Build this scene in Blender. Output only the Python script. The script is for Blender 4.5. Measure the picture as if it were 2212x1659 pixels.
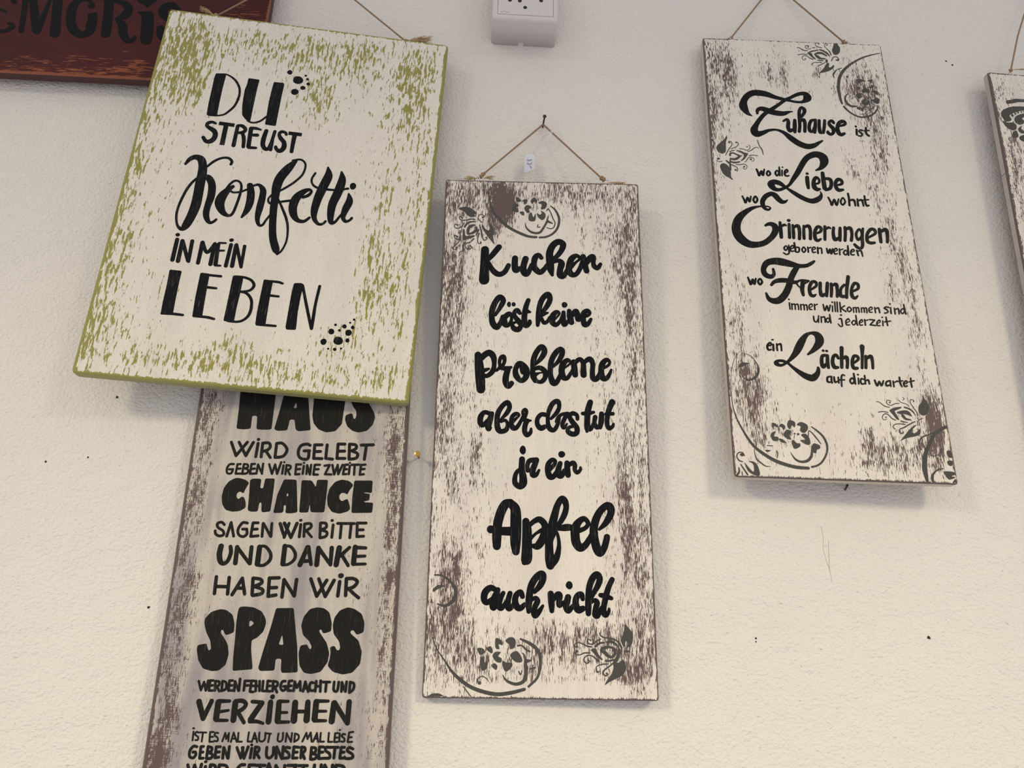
import bpy, bmesh, math, random
from mathutils import Vector, Matrix
from mathutils.geometry import tessellate_polygon
random.seed(7)
scn = bpy.context.scene
for o in list(bpy.data.objects): bpy.data.objects.remove(o)
COL = scn.collection

# ---------------- camera ----------------
cam = bpy.data.cameras.new('camera'); cam_ob = bpy.data.objects.new('camera', cam); COL.objects.link(cam_ob)
cam.sensor_fit = 'HORIZONTAL'; cam.sensor_width = 36.0; cam.lens = 1700.0 / 2212.0 * 36.0
cam.clip_start = 0.02; cam.clip_end = 50
R_, F_, U_ = (Vector([m[i] for m in ((0.998573, 0.038318, -0.037211), (-0.048760, 0.938340, -0.342257), (0.021803, 0.343583, 0.938869))]) for i in range(3))
cm = Matrix((R_, U_, -F_)).transposed().to_4x4(); cm.translation = Vector((0, -0.726, 0))
cam_ob.matrix_world = cm
scn.camera = cam_ob

# ---------------- light ----------------
scn.view_settings.view_transform = 'Standard'; scn.view_settings.look = 'None'
scn.view_settings.gamma = 1.0; scn.view_settings.use_curve_mapping = False
scn.view_settings.exposure = 0.0
world = bpy.data.worlds.new('world'); scn.world = world; world.use_nodes = True
bg = world.node_tree.nodes['Background']; bg.inputs[0].default_value = (1.0, 0.972, 0.985, 1); bg.inputs[1].default_value = 0.68

def area(name, loc, target, size, power, colour, size_y=None):
    l = bpy.data.lights.new(name, 'AREA'); l.energy = power; l.color = colour; l.size = size
    if size_y: l.shape = 'RECTANGLE'; l.size_y = size_y
    o = bpy.data.objects.new(name, l); COL.objects.link(o); o.location = loc
    o.rotation_euler = (Vector(target) - Vector(loc)).to_track_quat('-Z', 'Y').to_euler(); return o
def spot(name, loc, target, power, colour, cone, radius):
    l = bpy.data.lights.new(name, 'SPOT'); l.energy = power; l.color = colour; l.spot_size = math.radians(cone); l.spot_blend = 1.0
    l.shadow_soft_size = radius; o = bpy.data.objects.new(name, l); COL.objects.link(o); o.location = loc
    o.rotation_euler = (Vector(target) - Vector(loc)).to_track_quat('-Z', 'Y').to_euler(); return o
spot('ceiling_spot_right', (2.35, -2.8, 1.75), (0.25, 0, -0.42), 265, (1.0, 0.85, 0.54), 31, 0.36)
spot('ceiling_spot_left', (-2.9, -2.8, 1.65), (-0.12, 0, -0.46), 325, (1.0, 0.85, 0.54), 30, 0.38)

# ---------------- helpers ----------------
def tag(o, label=None, cat=None, group=None, kind=None):
    if label: o['label'] = label
    if cat: o['category'] = cat
    if group: o['group'] = group
    if kind: o['kind'] = kind
    return o
def empty(name, m, label, cat, group=None):
    o = bpy.data.objects.new(name, None); COL.objects.link(o); o.empty_display_size = 0.02
    o.matrix_world = m; return tag(o, label, cat, group)
def mesh_ob(name, verts, faces, mats, parent=None, label=None, midx=None, smooth=False):
    me = bpy.data.meshes.new(name); me.from_pydata([tuple(v) for v in verts], [], faces)
    for m in (mats if isinstance(mats, (list, tuple)) else [mats]): me.materials.append(m)
    if midx: me.polygons.foreach_set('material_index', midx)
    if smooth: me.polygons.foreach_set('use_smooth', [True] * len(me.polygons))
    me.update(); o = bpy.data.objects.new(name, me); COL.objects.link(o)
    if parent: o.parent = parent
    if label: o['label'] = label
    return o
def frame_matrix(fr, shift=(0, 0, 0)):
    O, U, V, N = (Vector(a) for a in fr)
    m = Matrix((U, V, N)).transposed().to_4x4(); m.translation = O + U * shift[0] + V * shift[1] + N * shift[2]; return m

def new_mat(name):
    m = bpy.data.materials.new(name); m.use_nodes = True; nt = m.node_tree
    return m, nt, nt.nodes['Principled BSDF']
def N(nt, t, **kw):
    n = nt.nodes.new(t)
    for k, v in kw.items():
        if k in ('inputs',):
            for a, b in v.items(): n.inputs[a].default_value = b
        else: setattr(n, k, v)
    return n
def noise(nt, coord, scale, detail=3.0, rough=0.6, off=(0, 0, 0)):
    mp = N(nt, 'ShaderNodeMapping'); mp.inputs['Scale'].default_value = scale; mp.inputs['Location'].default_value = off
    nt.links.new(coord, mp.inputs[0])
    n = N(nt, 'ShaderNodeTexNoise'); n.inputs['Scale'].default_value = 1.0
    n.inputs['Detail'].default_value = detail; n.inputs['Roughness'].default_value = rough
    nt.links.new(mp.outputs[0], n.inputs['Vector']); return n.outputs[0]
def math_(nt, op, a, b=None, c=None):
    n = N(nt, 'ShaderNodeMath', operation=op)
    for i, v in enumerate((a, b, c)):
        if v is None: continue
        if isinstance(v, (int, float)): n.inputs[i].default_value = v
        else: nt.links.new(v, n.inputs[i])
    return n.outputs[0]
def smooth_(nt, v, lo, hi):
    n = N(nt, 'ShaderNodeMapRange', interpolation_type='SMOOTHSTEP')
    nt.links.new(v, n.inputs[0])
    for i, x in ((1, lo), (2, hi)):
        if isinstance(x, (int, float)): n.inputs[i].default_value = x
        else: nt.links.new(x, n.inputs[i])
    return n.outputs[0]
def mix_(nt, f, a, b):
    n = N(nt, 'ShaderNodeMix', data_type='RGBA')
    for s, v in ((n.inputs[0], f), (n.inputs[6], a), (n.inputs[7], b)):
        if hasattr(v, 'is_output'): nt.links.new(v, s)
        elif isinstance(v, (int, float)): s.default_value = v
        else: s.default_value = (*v, 1)
    return n.outputs[2]
def bump_(nt, h, strength, dist, normal=None):
    n = N(nt, 'ShaderNodeBump'); n.inputs['Strength'].default_value = strength; n.inputs['Distance'].default_value = dist
    nt.links.new(h, n.inputs['Height'])
    if normal: nt.links.new(normal, n.inputs['Normal'])
    return n.outputs[0]
def srgb(r, g, b): return tuple(((c / 255 + 0.055) / 1.055) ** 2.4 if c / 255 > 0.04045 else c / 255 / 12.92 for c in (r, g, b))

def simple(name, col, rough=0.5, metal=0.0):
    m, nt, b = new_mat(name); b.inputs['Base Color'].default_value = (*col, 1)
    b.inputs['Roughness'].default_value = rough; b.inputs['Metallic'].default_value = metal
    c = N(nt, 'ShaderNodeTexCoord').outputs['Object']
    n = noise(nt, c, (400, 400, 400), 2); col2 = tuple(x * 0.82 for x in col)
    nt.links.new(mix_(nt, n, col, col2), b.inputs['Base Color']); return m

# painted board: pale top paint rubbed through to the under colour along the grain
def board_mat(name, top, under, tint, fine=(900, 75), chunk=(260, 42), thr=0.69, gain=0.30, weave=False, fleck=0.62, fleck_amt=0.55, horizontal=False, rough=0.55):
    m, nt, b = new_mat(name); L = nt.links
    c = N(nt, 'ShaderNodeTexCoord').outputs['Object']
    at = N(nt, 'ShaderNodeAttribute', attribute_name='wear').outputs['Fac']
    sw = (lambda s: (s[1], s[0], 1)) if horizontal else (lambda s: (s[0], s[1], 1))
    n1 = noise(nt, c, sw(fine), 3.0, 0.65); n2 = noise(nt, c, sw(chunk), 3.0, 0.6, (3, 7, 1))
    v = math_(nt, 'ADD', math_(nt, 'MULTIPLY', n1, 0.68), math_(nt, 'MULTIPLY', n2, 0.32))
    if weave:
        n3 = noise(nt, c, (140, 1350, 1), 2.5, 0.6, (5, 2, 0))
        v = math_(nt, 'MAXIMUM', v, math_(nt, 'ADD', math_(nt, 'MULTIPLY', n3, 0.62), math_(nt, 'MULTIPLY', n2, 0.30)))
    t = math_(nt, 'SUBTRACT', thr, math_(nt, 'MULTIPLY', at, gain))
    hi = math_(nt, 'ADD', t, 0.018)
    mask = smooth_(nt, v, t, hi)
    tone = noise(nt, c, sw((30, 4)), 3.0, 0.6, (9, 1, 4))
    base = mix_(nt, math_(nt, 'MULTIPLY', smooth_(nt, tone, 0.42, 0.64), 0.95 if weave else 0.5), top, tint)
    grain = noise(nt, c, sw((1500, 60)), 2.0, 0.6, (1, 9, 2))
    base = mix_(nt, math_(nt, 'MULTIPLY', smooth_(nt, grain, 0.45, 0.75), 0.30), base, tuple(x * 0.62 for x in top))
    fl = noise(nt, c, sw((1100, 330)), 2.0, 0.55, (4, 4, 4))
    base = mix_(nt, math_(nt, 'MULTIPLY', smooth_(nt, fl, fleck, fleck + 0.05), fleck_amt), base, tuple(x * 0.35 + y * 0.3 for x, y in zip(top, under)))
    uc = mix_(nt, noise(nt, c, sw((300, 30)), 2.0), under, tuple(x * 0.80 for x in under))
    L.new(mix_(nt, mask, base, uc), b.inputs['Base Color'])
    b.inputs['Roughness'].default_value = rough; b.inputs['Specular IOR Level'].default_value = 0.10 if horizontal else 0.28
    h = math_(nt, 'SUBTRACT', math_(nt, 'MULTIPLY', grain, 0.35), mask)
    L.new(bump_(nt, h, 0.35, 0.00025), b.inputs['Normal'])
    return m
def paint_mat(name, col, light, thr=0.60, amt=0.5, worn=None, rough=0.42, s=(1300, 50)):
    m, nt, b = new_mat(name); c = N(nt, 'ShaderNodeTexCoord').outputs['Object']
    n1 = noise(nt, c, (s[0], s[1], 1), 2.5, 0.6, (2, 2, 2)); n2 = noise(nt, c, (60, 25, 1), 2.0)
    k = math_(nt, 'MULTIPLY', smooth_(nt, n1, thr, thr + 0.14), amt)
    a = mix_(nt, k, col, light); a = mix_(nt, math_(nt, 'MULTIPLY', n2, 0.5), a, tuple(min(1, x * 1.5 + 0.004) for x in col))
    nt.links.new(a, b.inputs['Base Color']); b.inputs['Roughness'].default_value = rough; b.inputs['Specular IOR Level'].default_value = 0.09
    nt.links.new(bump_(nt, n1, 0.25, 0.0002), b.inputs['Normal'])
    if worn:
        n3 = noise(nt, c, (900, 110, 1), 3.0, 0.65, (6, 1, 3))
        nt.links.new(math_(nt, 'SUBTRACT', 1.0, smooth_(nt, n3, worn, worn + 0.03)), b.inputs['Alpha'])
    return m

CREAM = srgb(219, 213, 203); TINT = srgb(200, 191, 188)
OLIVE = srgb(148, 144, 76); BROWN = srgb(98, 82, 80)
M = {}
M['green_face'] = board_mat('pale_paint_over_olive', CREAM, OLIVE, srgb(207, 199, 190), fine=(430, 80), chunk=(170, 34), thr=0.665, gain=0.24, fleck=0.62, fleck_amt=0.45)
M['kuchen_face'] = board_mat('pale_paint_over_brown', CREAM, BROWN, srgb(204, 194, 190), fine=(1350, 125), chunk=(180, 34), thr=0.67, gain=0.25, fleck=0.63, fleck_amt=0.4)
M['zuhause_face'] = board_mat('pale_paint_over_brown_sparse', CREAM, BROWN, srgb(208, 198, 192), fine=(1150, 120), chunk=(180, 34), thr=0.67, gain=0.25, fleck=0.63, fleck_amt=0.4)
M['haus_face'] = board_mat('greyish_paint_over_brown', srgb(188, 181, 171), BROWN, srgb(144, 138, 143), fine=(1200, 150), chunk=(180, 40), thr=0.67, gain=0.23, weave=True, fleck=0.62, fleck_amt=0.4, rough=0.42)
M['right_face'] = board_mat('pale_paint_over_brown_woven', CREAM, BROWN, srgb(204, 196, 192), fine=(1000, 130), chunk=(180, 40), thr=0.67, gain=0.23, weave=True, fleck=0.60)
M['red_face'] = board_mat('dark_red_stain_over_orange', srgb(72, 32, 32), srgb(140, 80, 54), srgb(62, 29, 33), fine=(620, 60), chunk=(180, 20), thr=0.69, gain=0.24, fleck=0.70, fleck_amt=0.1, horizontal=True, rough=0.5)
M['olive_edge'] = simple('olive_edge_paint', srgb(146, 142, 76), 0.6)
M['brown_edge'] = simple('brown_edge_paint', srgb(98, 82, 80), 0.6)
M['red_edge'] = simple('orange_brown_edge_paint', srgb(140, 76, 52), 0.6)
M['olive_side'] = simple('pale_olive_side_paint', srgb(150, 147, 98), 0.65)
M['pale_side'] = simple('pale_side_paint', srgb(200, 190, 178), 0.65)
M['worn_side'] = board_mat('worn_grey_side', srgb(186, 178, 172), BROWN, srgb(160, 150, 148), thr=0.60)
M['grey_side'] = simple('grey_brown_side_paint', srgb(135, 122, 118), 0.65)
M['red_side'] = simple('dark_red_side_paint', srgb(70, 34, 32), 0.6)
M['black'] = paint_mat('black_lettering_paint', (0.0040, 0.0044, 0.0060), srgb(124, 120, 114), 0.58, 0.46)
M['black_haus'] = paint_mat('charcoal_lettering_paint', (0.011, 0.0105, 0.0095), srgb(114, 108, 102), 0.58, 0.36, rough=0.36)
M['black_red'] = paint_mat('black_letters_on_red', (0.003, 0.003, 0.0035), (0.01, 0.008, 0.008), 0.6, 0.3)
M['stencil'] = paint_mat('grey_stencil_paint', srgb(70, 69, 67), srgb(150, 145, 136), 0.62, 0.5, worn=0.655, rough=0.6)
M['twine'] = simple('jute_twine', srgb(156, 128, 100), 0.9)
M['fray'] = simple('jute_fibre', srgb(192, 165, 124), 0.95)
M['steel'] = simple('zinc_plated_wire', (0.75, 0.74, 0.72), 0.18, 1.0)
M['dark_steel'] = simple('dark_nail_steel', (0.05, 0.04, 0.035), 0.4, 0.7)
M['brass'] = simple('brass_nail', (0.55, 0.36, 0.10), 0.25, 1.0)
M['paper'] = simple('price_tag_card', srgb(214, 216, 226), 0.6)
M['thread'] = simple('white_thread', srgb(236, 232, 228), 0.6)
M['ink'] = simple('blue_pen_ink', srgb(62, 66, 112), 0.5)
M['plastic'] = simple('white_socket_plastic', srgb(214, 208, 206), 0.38)
M['hole'] = simple('dark_hole', (0.006, 0.005, 0.005), 0.7)
M['gap'] = simple('dark_gap', (0.09, 0.085, 0.085), 0.7)
M['crack'] = simple('brown_wall_scratch', srgb(176, 150, 122), 0.8)

def wall_material():
    m, nt, b = new_mat('rough_white_plaster'); L = nt.links
    c = N(nt, 'ShaderNodeTexCoord').outputs['Object']
    big = noise(nt, c, (6, 6, 6), 3.0); fine = noise(nt, c, (480, 480, 560), 1.5, 0.5)
    mid = noise(nt, c, (270, 270, 360), 1.8, 0.5, (3, 3, 3)); low = noise(nt, c, (34, 34, 60), 2.0, 0.5)
    sp = noise(nt, c, (420, 420, 420), 1.0, 0.5, (8, 2, 1)); pit = smooth_(nt, noise(nt, c, (170, 170, 230), 1.0, 0.5, (1, 5, 9)), 0.64, 0.86)
    col = mix_(nt, big, srgb(224, 220, 213), srgb(216, 211, 206))
    speck = smooth_(nt, sp, 0.735, 0.77)
    col = mix_(nt, math_(nt, 'MULTIPLY', speck, 0.5), col, srgb(140, 126, 112))
    L.new(col, b.inputs['Base Color']); b.inputs['Roughness'].default_value = 0.85
    b.inputs['Specular IOR Level'].default_value = 0.25
    n = bump_(nt, low, 0.45, 0.004); n = bump_(nt, mid, 0.7, 0.0019, n); n = bump_(nt, fine, 0.6, 0.0010, n); n = bump_(nt, math_(nt, 'MULTIPLY', pit, -1.0), 0.5, 0.0012, n)
    L.new(n, b.inputs['Normal']); return m
M['wall'] = wall_material()
# lettering, stencils and wear of each board, in hundredths (wear: tenths) of a millimetre from the middle of the board
POSES = {
 'green': ([[-0.209999, -0.038, 0.449345], [0.997271, 0.063412, -0.037807], [0.037863, 0.000316, 0.999283], [0.063378, -0.997987, -0.002086]], 0.30213, 0.42331),
 'kuchen': ([[0.057375, -0.02, 0.229835], [0.999579, -0.027771, 0.008395], [-0.009433, -0.03743, 0.999255], [-0.027436, -0.998913, -0.037676]], 0.20086, 0.5027),
 'zuhause': ([[0.342263, -0.0245, 0.434237], [0.999513, -0.029725, -0.009525], [0.010038, 0.017148, 0.999803], [-0.029556, -0.999411, 0.017438]], 0.20788, 0.52362),
 'haus': ([[-0.16341, -0.016, 0.03], [0.99993, 0.0, 0.0118], [-0.0118, 0.0, 0.99993], [0.0, -1.0, 0.0]], 0.1964, 0.78),
 'red': ([[-0.4815, -0.02, 0.6938], [1.0, 0.0, 0.0], [-0.0, 0.0, 1.0], [0.0, -1.0, 0.0]], 0.45, 0.2),
 'right': ([[0.660541, -0.023, 0.410206], [0.999278, 0.0, -0.037991], [0.037991, 0.0, 0.999278], [0.0, -1.0, 0.0]], 0.2, 0.5),
}
GREEN_PAINT = [
 ('painted_word','painted word DU','p -8784,13393 -8061,13482 -7699,13389 -7716,12910 -7752,11592 -7744,9865 -7689,8018 -8300,7926 -8734,8013 -8804,9532 -8818,11426 -8839,12645;s -8082,13408,173 -7521,13365,201 -6744,12888,247 -6197,12141,254 -5970,11435,244 -5951,10658,253 -6160,9593,254 -6631,8796,252 -7084,8304,215 -7849,8045,167;p -5394,13296 -4220,13270 -4264,12576 -4291,11087 -4289,9450 -4281,8005 -4298,7707 -4800,8054 -5225,8541 -5399,9538 -5483,10730 -5511,11768 -5393,12486;s -4573,7919,177 -4173,7768,214 -3739,7815,217 -3244,8118,226 -2792,8695,221;p -2733,13213 -1720,13223 -1614,13080 -1657,11494 -1660,9763 -1656,7677 -2767,7707 -2787,9079 -2839,10445 -2797,12104'),
 ('painted_word','painted word STREUST','s -7645,7125,272 -8003,7239,348 -8375,7075,397 -8451,6729,361 -8095,6473,455 -7643,6207,531 -7430,5781,515 -7495,5234,544 -7796,4878,535 -8205,4860,441 -8536,5272,375;b -7322,7198,445 -5744,7172,446;b -6577,7074,488 -6558,4605,483;s -5417,7120,374 -5420,5992,392 -5415,4712,417;s -5431,7202,281 -4993,7208,398 -4594,6865,389 -4729,6469,400 -5175,6320,330;s -4846,6368,338 -4576,5784,398 -4433,4690,358;s -4047,7029,446 -3998,5951,444 -3936,4802,441;s -4021,7075,381 -3550,7103,362 -3059,7007,212;s -3812,6245,330 -3314,6301,412;s -3882,4687,358 -3205,4735,309;s -2495,6965,430 -2605,5905,477 -2550,5167,467 -2246,4757,446 -1957,4840,372 -1758,5695,334 -1630,7008,346;s -1718,5867,379 -1697,4696,337;s -436,6789,310 -575,7020,316 -957,7065,363 -1145,6744,339 -934,6273,453 -519,5792,478 -450,5139,523 -786,4695,488 -1158,4913,381 -1250,5148,338;b -244,7002,431 1118,7000,431;s 409,6845,479 392,5841,422 405,4782,378'),
 ('painted_dot','small painted dot','e -1299,14713,279,291'),
 ('painted_dot','largest upper dot','e -306,13836,529,526'),
 ('painted_dot',None,'e 401,14536,126,141'),
 ('painted_dot',None,'e 655,14104,154,158'),
 ('painted_dot',None,'e 822,13499,188,184'),
 ('painted_dot',None,'e 339,12910,271,261'),
 ('painted_dot',None,'e -404,12266,394,407'),
 ('painted_word','brush-lettered word Konfetti','s -9627,1881,262 -9338,2473,464 -8862,2818,573 -8268,2647,771 -7948,1918,833 -7826,948,916 -7805,-245,953 -7757,-1422,949 -7745,-2591,977 -7896,-3769,905 -8191,-4954,798 -8527,-5462,495 -8997,-5161,259 -9311,-4163,242 -9323,-3011,255 -9028,-1379,284 -8627,-249,279 -8105,527,266;s -7505,1870,251 -6919,2615,278 -6273,3062,265 -5651,3150,302 -5246,2829,294 -5271,2459,297;s -7678,641,426 -7128,586,680 -6649,-195,739 -6501,-1467,754 -6608,-2652,650 -6599,-3495,628 -6370,-4147,507 -6045,-4470,342 -5723,-4303,287 -5526,-4037,260;s -4613,-113,354 -4992,-511,609 -5428,-1323,920 -5537,-2192,948 -5106,-3089,637 -4507,-3453,351 -4113,-3170,290 -3904,-2082,276 -3774,-778,273 -3816,82,249 -4094,534,240 -4555,580,259 -4930,147,263 -5186,-429,256;s -4618,-82,337 -4816,-487,266 -4496,-768,232 -3802,-620,236 -3231,-273,234;s -3003,247,625 -2761,-642,749 -2687,-1707,761 -2824,-2631,603 -3170,-3469,230;s -2684,236,259 -2173,436,315 -1681,-63,596 -1585,-916,669 -1640,-2209,688 -1668,-3379,496 -1413,-4103,332 -1058,-4089,263 -802,-3478,231 -535,-2915,213;s 979,3707,411 385,2751,891 -210,1560,971 -398,438,921 -361,-644,796 -284,-2244,734 -71,-4120,707 187,-5442,736 644,-6623,735 803,-7064,262;s 693,3756,222 1498,3960,241 2024,3427,221 1932,2299,233 1340,1333,247 631,578,251 31,38,231;s -43,-925,183 462,-1825,255 1117,-3124,269 1426,-4243,230 1501,-5588,198 1224,-6654,207 859,-7139,214;s -697,-527,218 -975,-1050,203 -809,-1511,255 -406,-1490,256 451,-1183,256 1235,-970,278;s 2341,-444,318 2843,-127,351 3069,339,273 2794,521,369 2250,164,623 1722,-581,855 1529,-1577,852 1726,-2513,741 2197,-3111,498 2837,-3166,356 3309,-2680,264;s 4308,3411,204 4482,2429,839 4175,1169,932 3831,-299,860 3670,-1724,729 3779,-2672,506 4207,-3254,357 4660,-3248,271 4928,-2895,259;s 3145,2556,233 2889,1766,222 3119,1135,235 3715,832,279 4644,793,282 5559,862,239 6630,1172,261;s 5728,3070,204 5908,2069,798 5686,605,904 5331,-858,835 5326,-2151,688 5483,-2962,476 5874,-2826,303 6238,-2139,234 6604,-1447,196;s 6785,555,221 6956,-263,720 6680,-1329,710 6566,-2203,454 6853,-2647,370 7244,-2489,268 7436,-2197,277;e 7078,1520,314,416'),
 ('painted_word','painted word iN','e -8774,-6167,214,197;s -8719,-6683,399 -8718,-8921,415;s -8209,-6770,398 -8187,-8992,414;s -8186,-6790,385 -7286,-8860,343;s -7300,-6679,377 -7229,-8898,354'),
 ('painted_word','painted word MEiN','s -6320,-6730,420 -6325,-8970,376;s -6312,-6671,332 -5702,-7750,363 -5156,-6700,349;s -5169,-6737,380 -5159,-8965,416;s -4816,-6716,357 -4691,-8943,413;l -4763,-6570,231 -4156,-6517,208;l -4706,-7420,252 -4173,-7354,207;l -4605,-9035,248 -4217,-9010,203;e -3677,-6130,217,197;s -3628,-6626,363 -3712,-8972,379;s -3156,-6648,380 -3129,-8924,416;s -3121,-6562,333 -2287,-8880,330;s -2339,-6639,340 -2277,-8936,297'),
 ('painted_word','painted word LEBEN','p -8768,-9967 -7621,-9975 -7632,-11041 -7611,-12588 -7540,-14594 -8632,-14684 -8695,-13369 -8696,-11500;s -8543,-14566,236 -7559,-14499,278 -6652,-14516,256;p -5900,-9960 -5020,-9968 -4994,-11399 -4945,-12940 -4876,-14565 -5768,-14643 -5876,-12607 -5890,-11281;l -5672,-10136,267 -3964,-10124,267;l -5038,-11426,286 -4162,-11435,242;s -5602,-14517,235 -4458,-14497,277 -3786,-14606,253;p -2858,-9890 -1867,-9931 -1872,-11702 -1939,-13255 -1921,-14722 -2901,-14723 -2879,-13143 -2867,-11595 -2871,-10478;s -2665,-9980,223 -1778,-9988,265 -1100,-10212,271 -755,-10678,291 -892,-11142,279 -1243,-11384,245 -1996,-11550,222;s -1996,-11550,174 -1297,-11635,271 -754,-12239,288 -607,-13104,292 -716,-13882,287 -1108,-14415,258 -1643,-14659,238 -2506,-14679,214;p 45,-9975 941,-10004 916,-11378 942,-13038 976,-14726 40,-14797 -9,-13475 18,-11594 47,-10583;s 317,-10123,246 1403,-10108,267 1866,-10212,242;l 855,-11609,264 1694,-11623,242;s 203,-14736,236 1071,-14716,258 1912,-14699,236;p 2932,-10041 3666,-9954 3891,-10132 3764,-11272 3736,-13053 3839,-14898 2954,-14963 2841,-14737 2848,-12712 2852,-10817;s 3782,-10201,256 4381,-12094,293 5242,-14614,290;s 5383,-10092,281 5257,-11994,278 5251,-13323,315 5257,-14580,293'),
 ('painted_dot',None,'e 9077,-13237,118,121'),
 ('painted_dot',None,'e 8757,-13603,108,98'),
 ('painted_dot',None,'e 7421,-13970,127,131'),
 ('painted_dot',None,'e 8270,-14041,216,217'),
 ('painted_dot',None,'e 9054,-14064,167,185'),
 ('painted_dot',None,'e 7117,-14702,282,302'),
 ('painted_dot',None,'e 7848,-14502,137,119'),
 ('painted_dot',None,'e 8726,-14657,303,335'),
 ('painted_dot',None,'e 6549,-15824,290,321'),
 ('painted_dot',None,'e 7883,-15572,447,429'),
 ('painted_dot',None,'e 8730,-15448,195,226'),
 ('painted_dot',None,'e 7069,-16476,106,106'),
 ('painted_dot',None,'e 7683,-16475,174,160'),
 ('painted_dot',None,'e 8249,-16329,107,96'),
]
GREEN_WEAR = '-283,-79,764,769,-0.14 -109,-1093,776,429,-0.14 626,-702,267,593,-0.1 -203,1749,1275,275,0.25 -1241,-626,296,1409,0.28 1097,792,288,1622,0.25 -137,-1907,1383,201,0.3 -1241,1578,373,473,0.15 260,1265,432,353,0.25 1125,-1100,310,669,0.25 -1181,1041,205,619,0.2 1390,-1890,172,182,0.1 -1229,1518,209,413,0.9 -1399,1771,56,242,0.5 -1465,1056,113,397,0.35 -1033,1123,115,259,0.6 -1431,256,79,578,0.55 -1507,-401,119,498,0.5 -1462,-1252,102,552,0.55 -1424,-1768,88,223,0.5 -1322,-940,62,288,0.35 -1286,-1566,162,272,0.35 -679,1671,380,134,0.35 -319,1857,582,154,0.3 197,1720,390,214,0.35 615,1756,222,277,0.45 234,1109,142,262,0.5 -24,1220,285,206,0.25 1136,1587,139,305,0.75 1347,1748,110,248,0.55 1259,1114,107,410,0.5 1072,1026,169,406,0.2 1413,546,57,501,0.4 1351,-25,70,426,0.35 1038,44,102,295,0.4 970,-556,99,305,0.5 1107,-951,111,295,0.5 945,-1268,78,216,0.5 831,-1571,236,140,0.4 1319,-824,81,446,0.35 -557,-1882,224,112,0.35 -231,-1848,226,157,0.5 241,-1914,228,135,0.5 709,-1935,231,135,0.4 1219,-1907,149,137,0.45 -965,-1902,120,89,0.3 -892,-1663,114,159,0.3 -95,-1671,125,92,0.4 -1637,678,62,330,0.3 1349,-1516,65,328,0.35'
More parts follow.
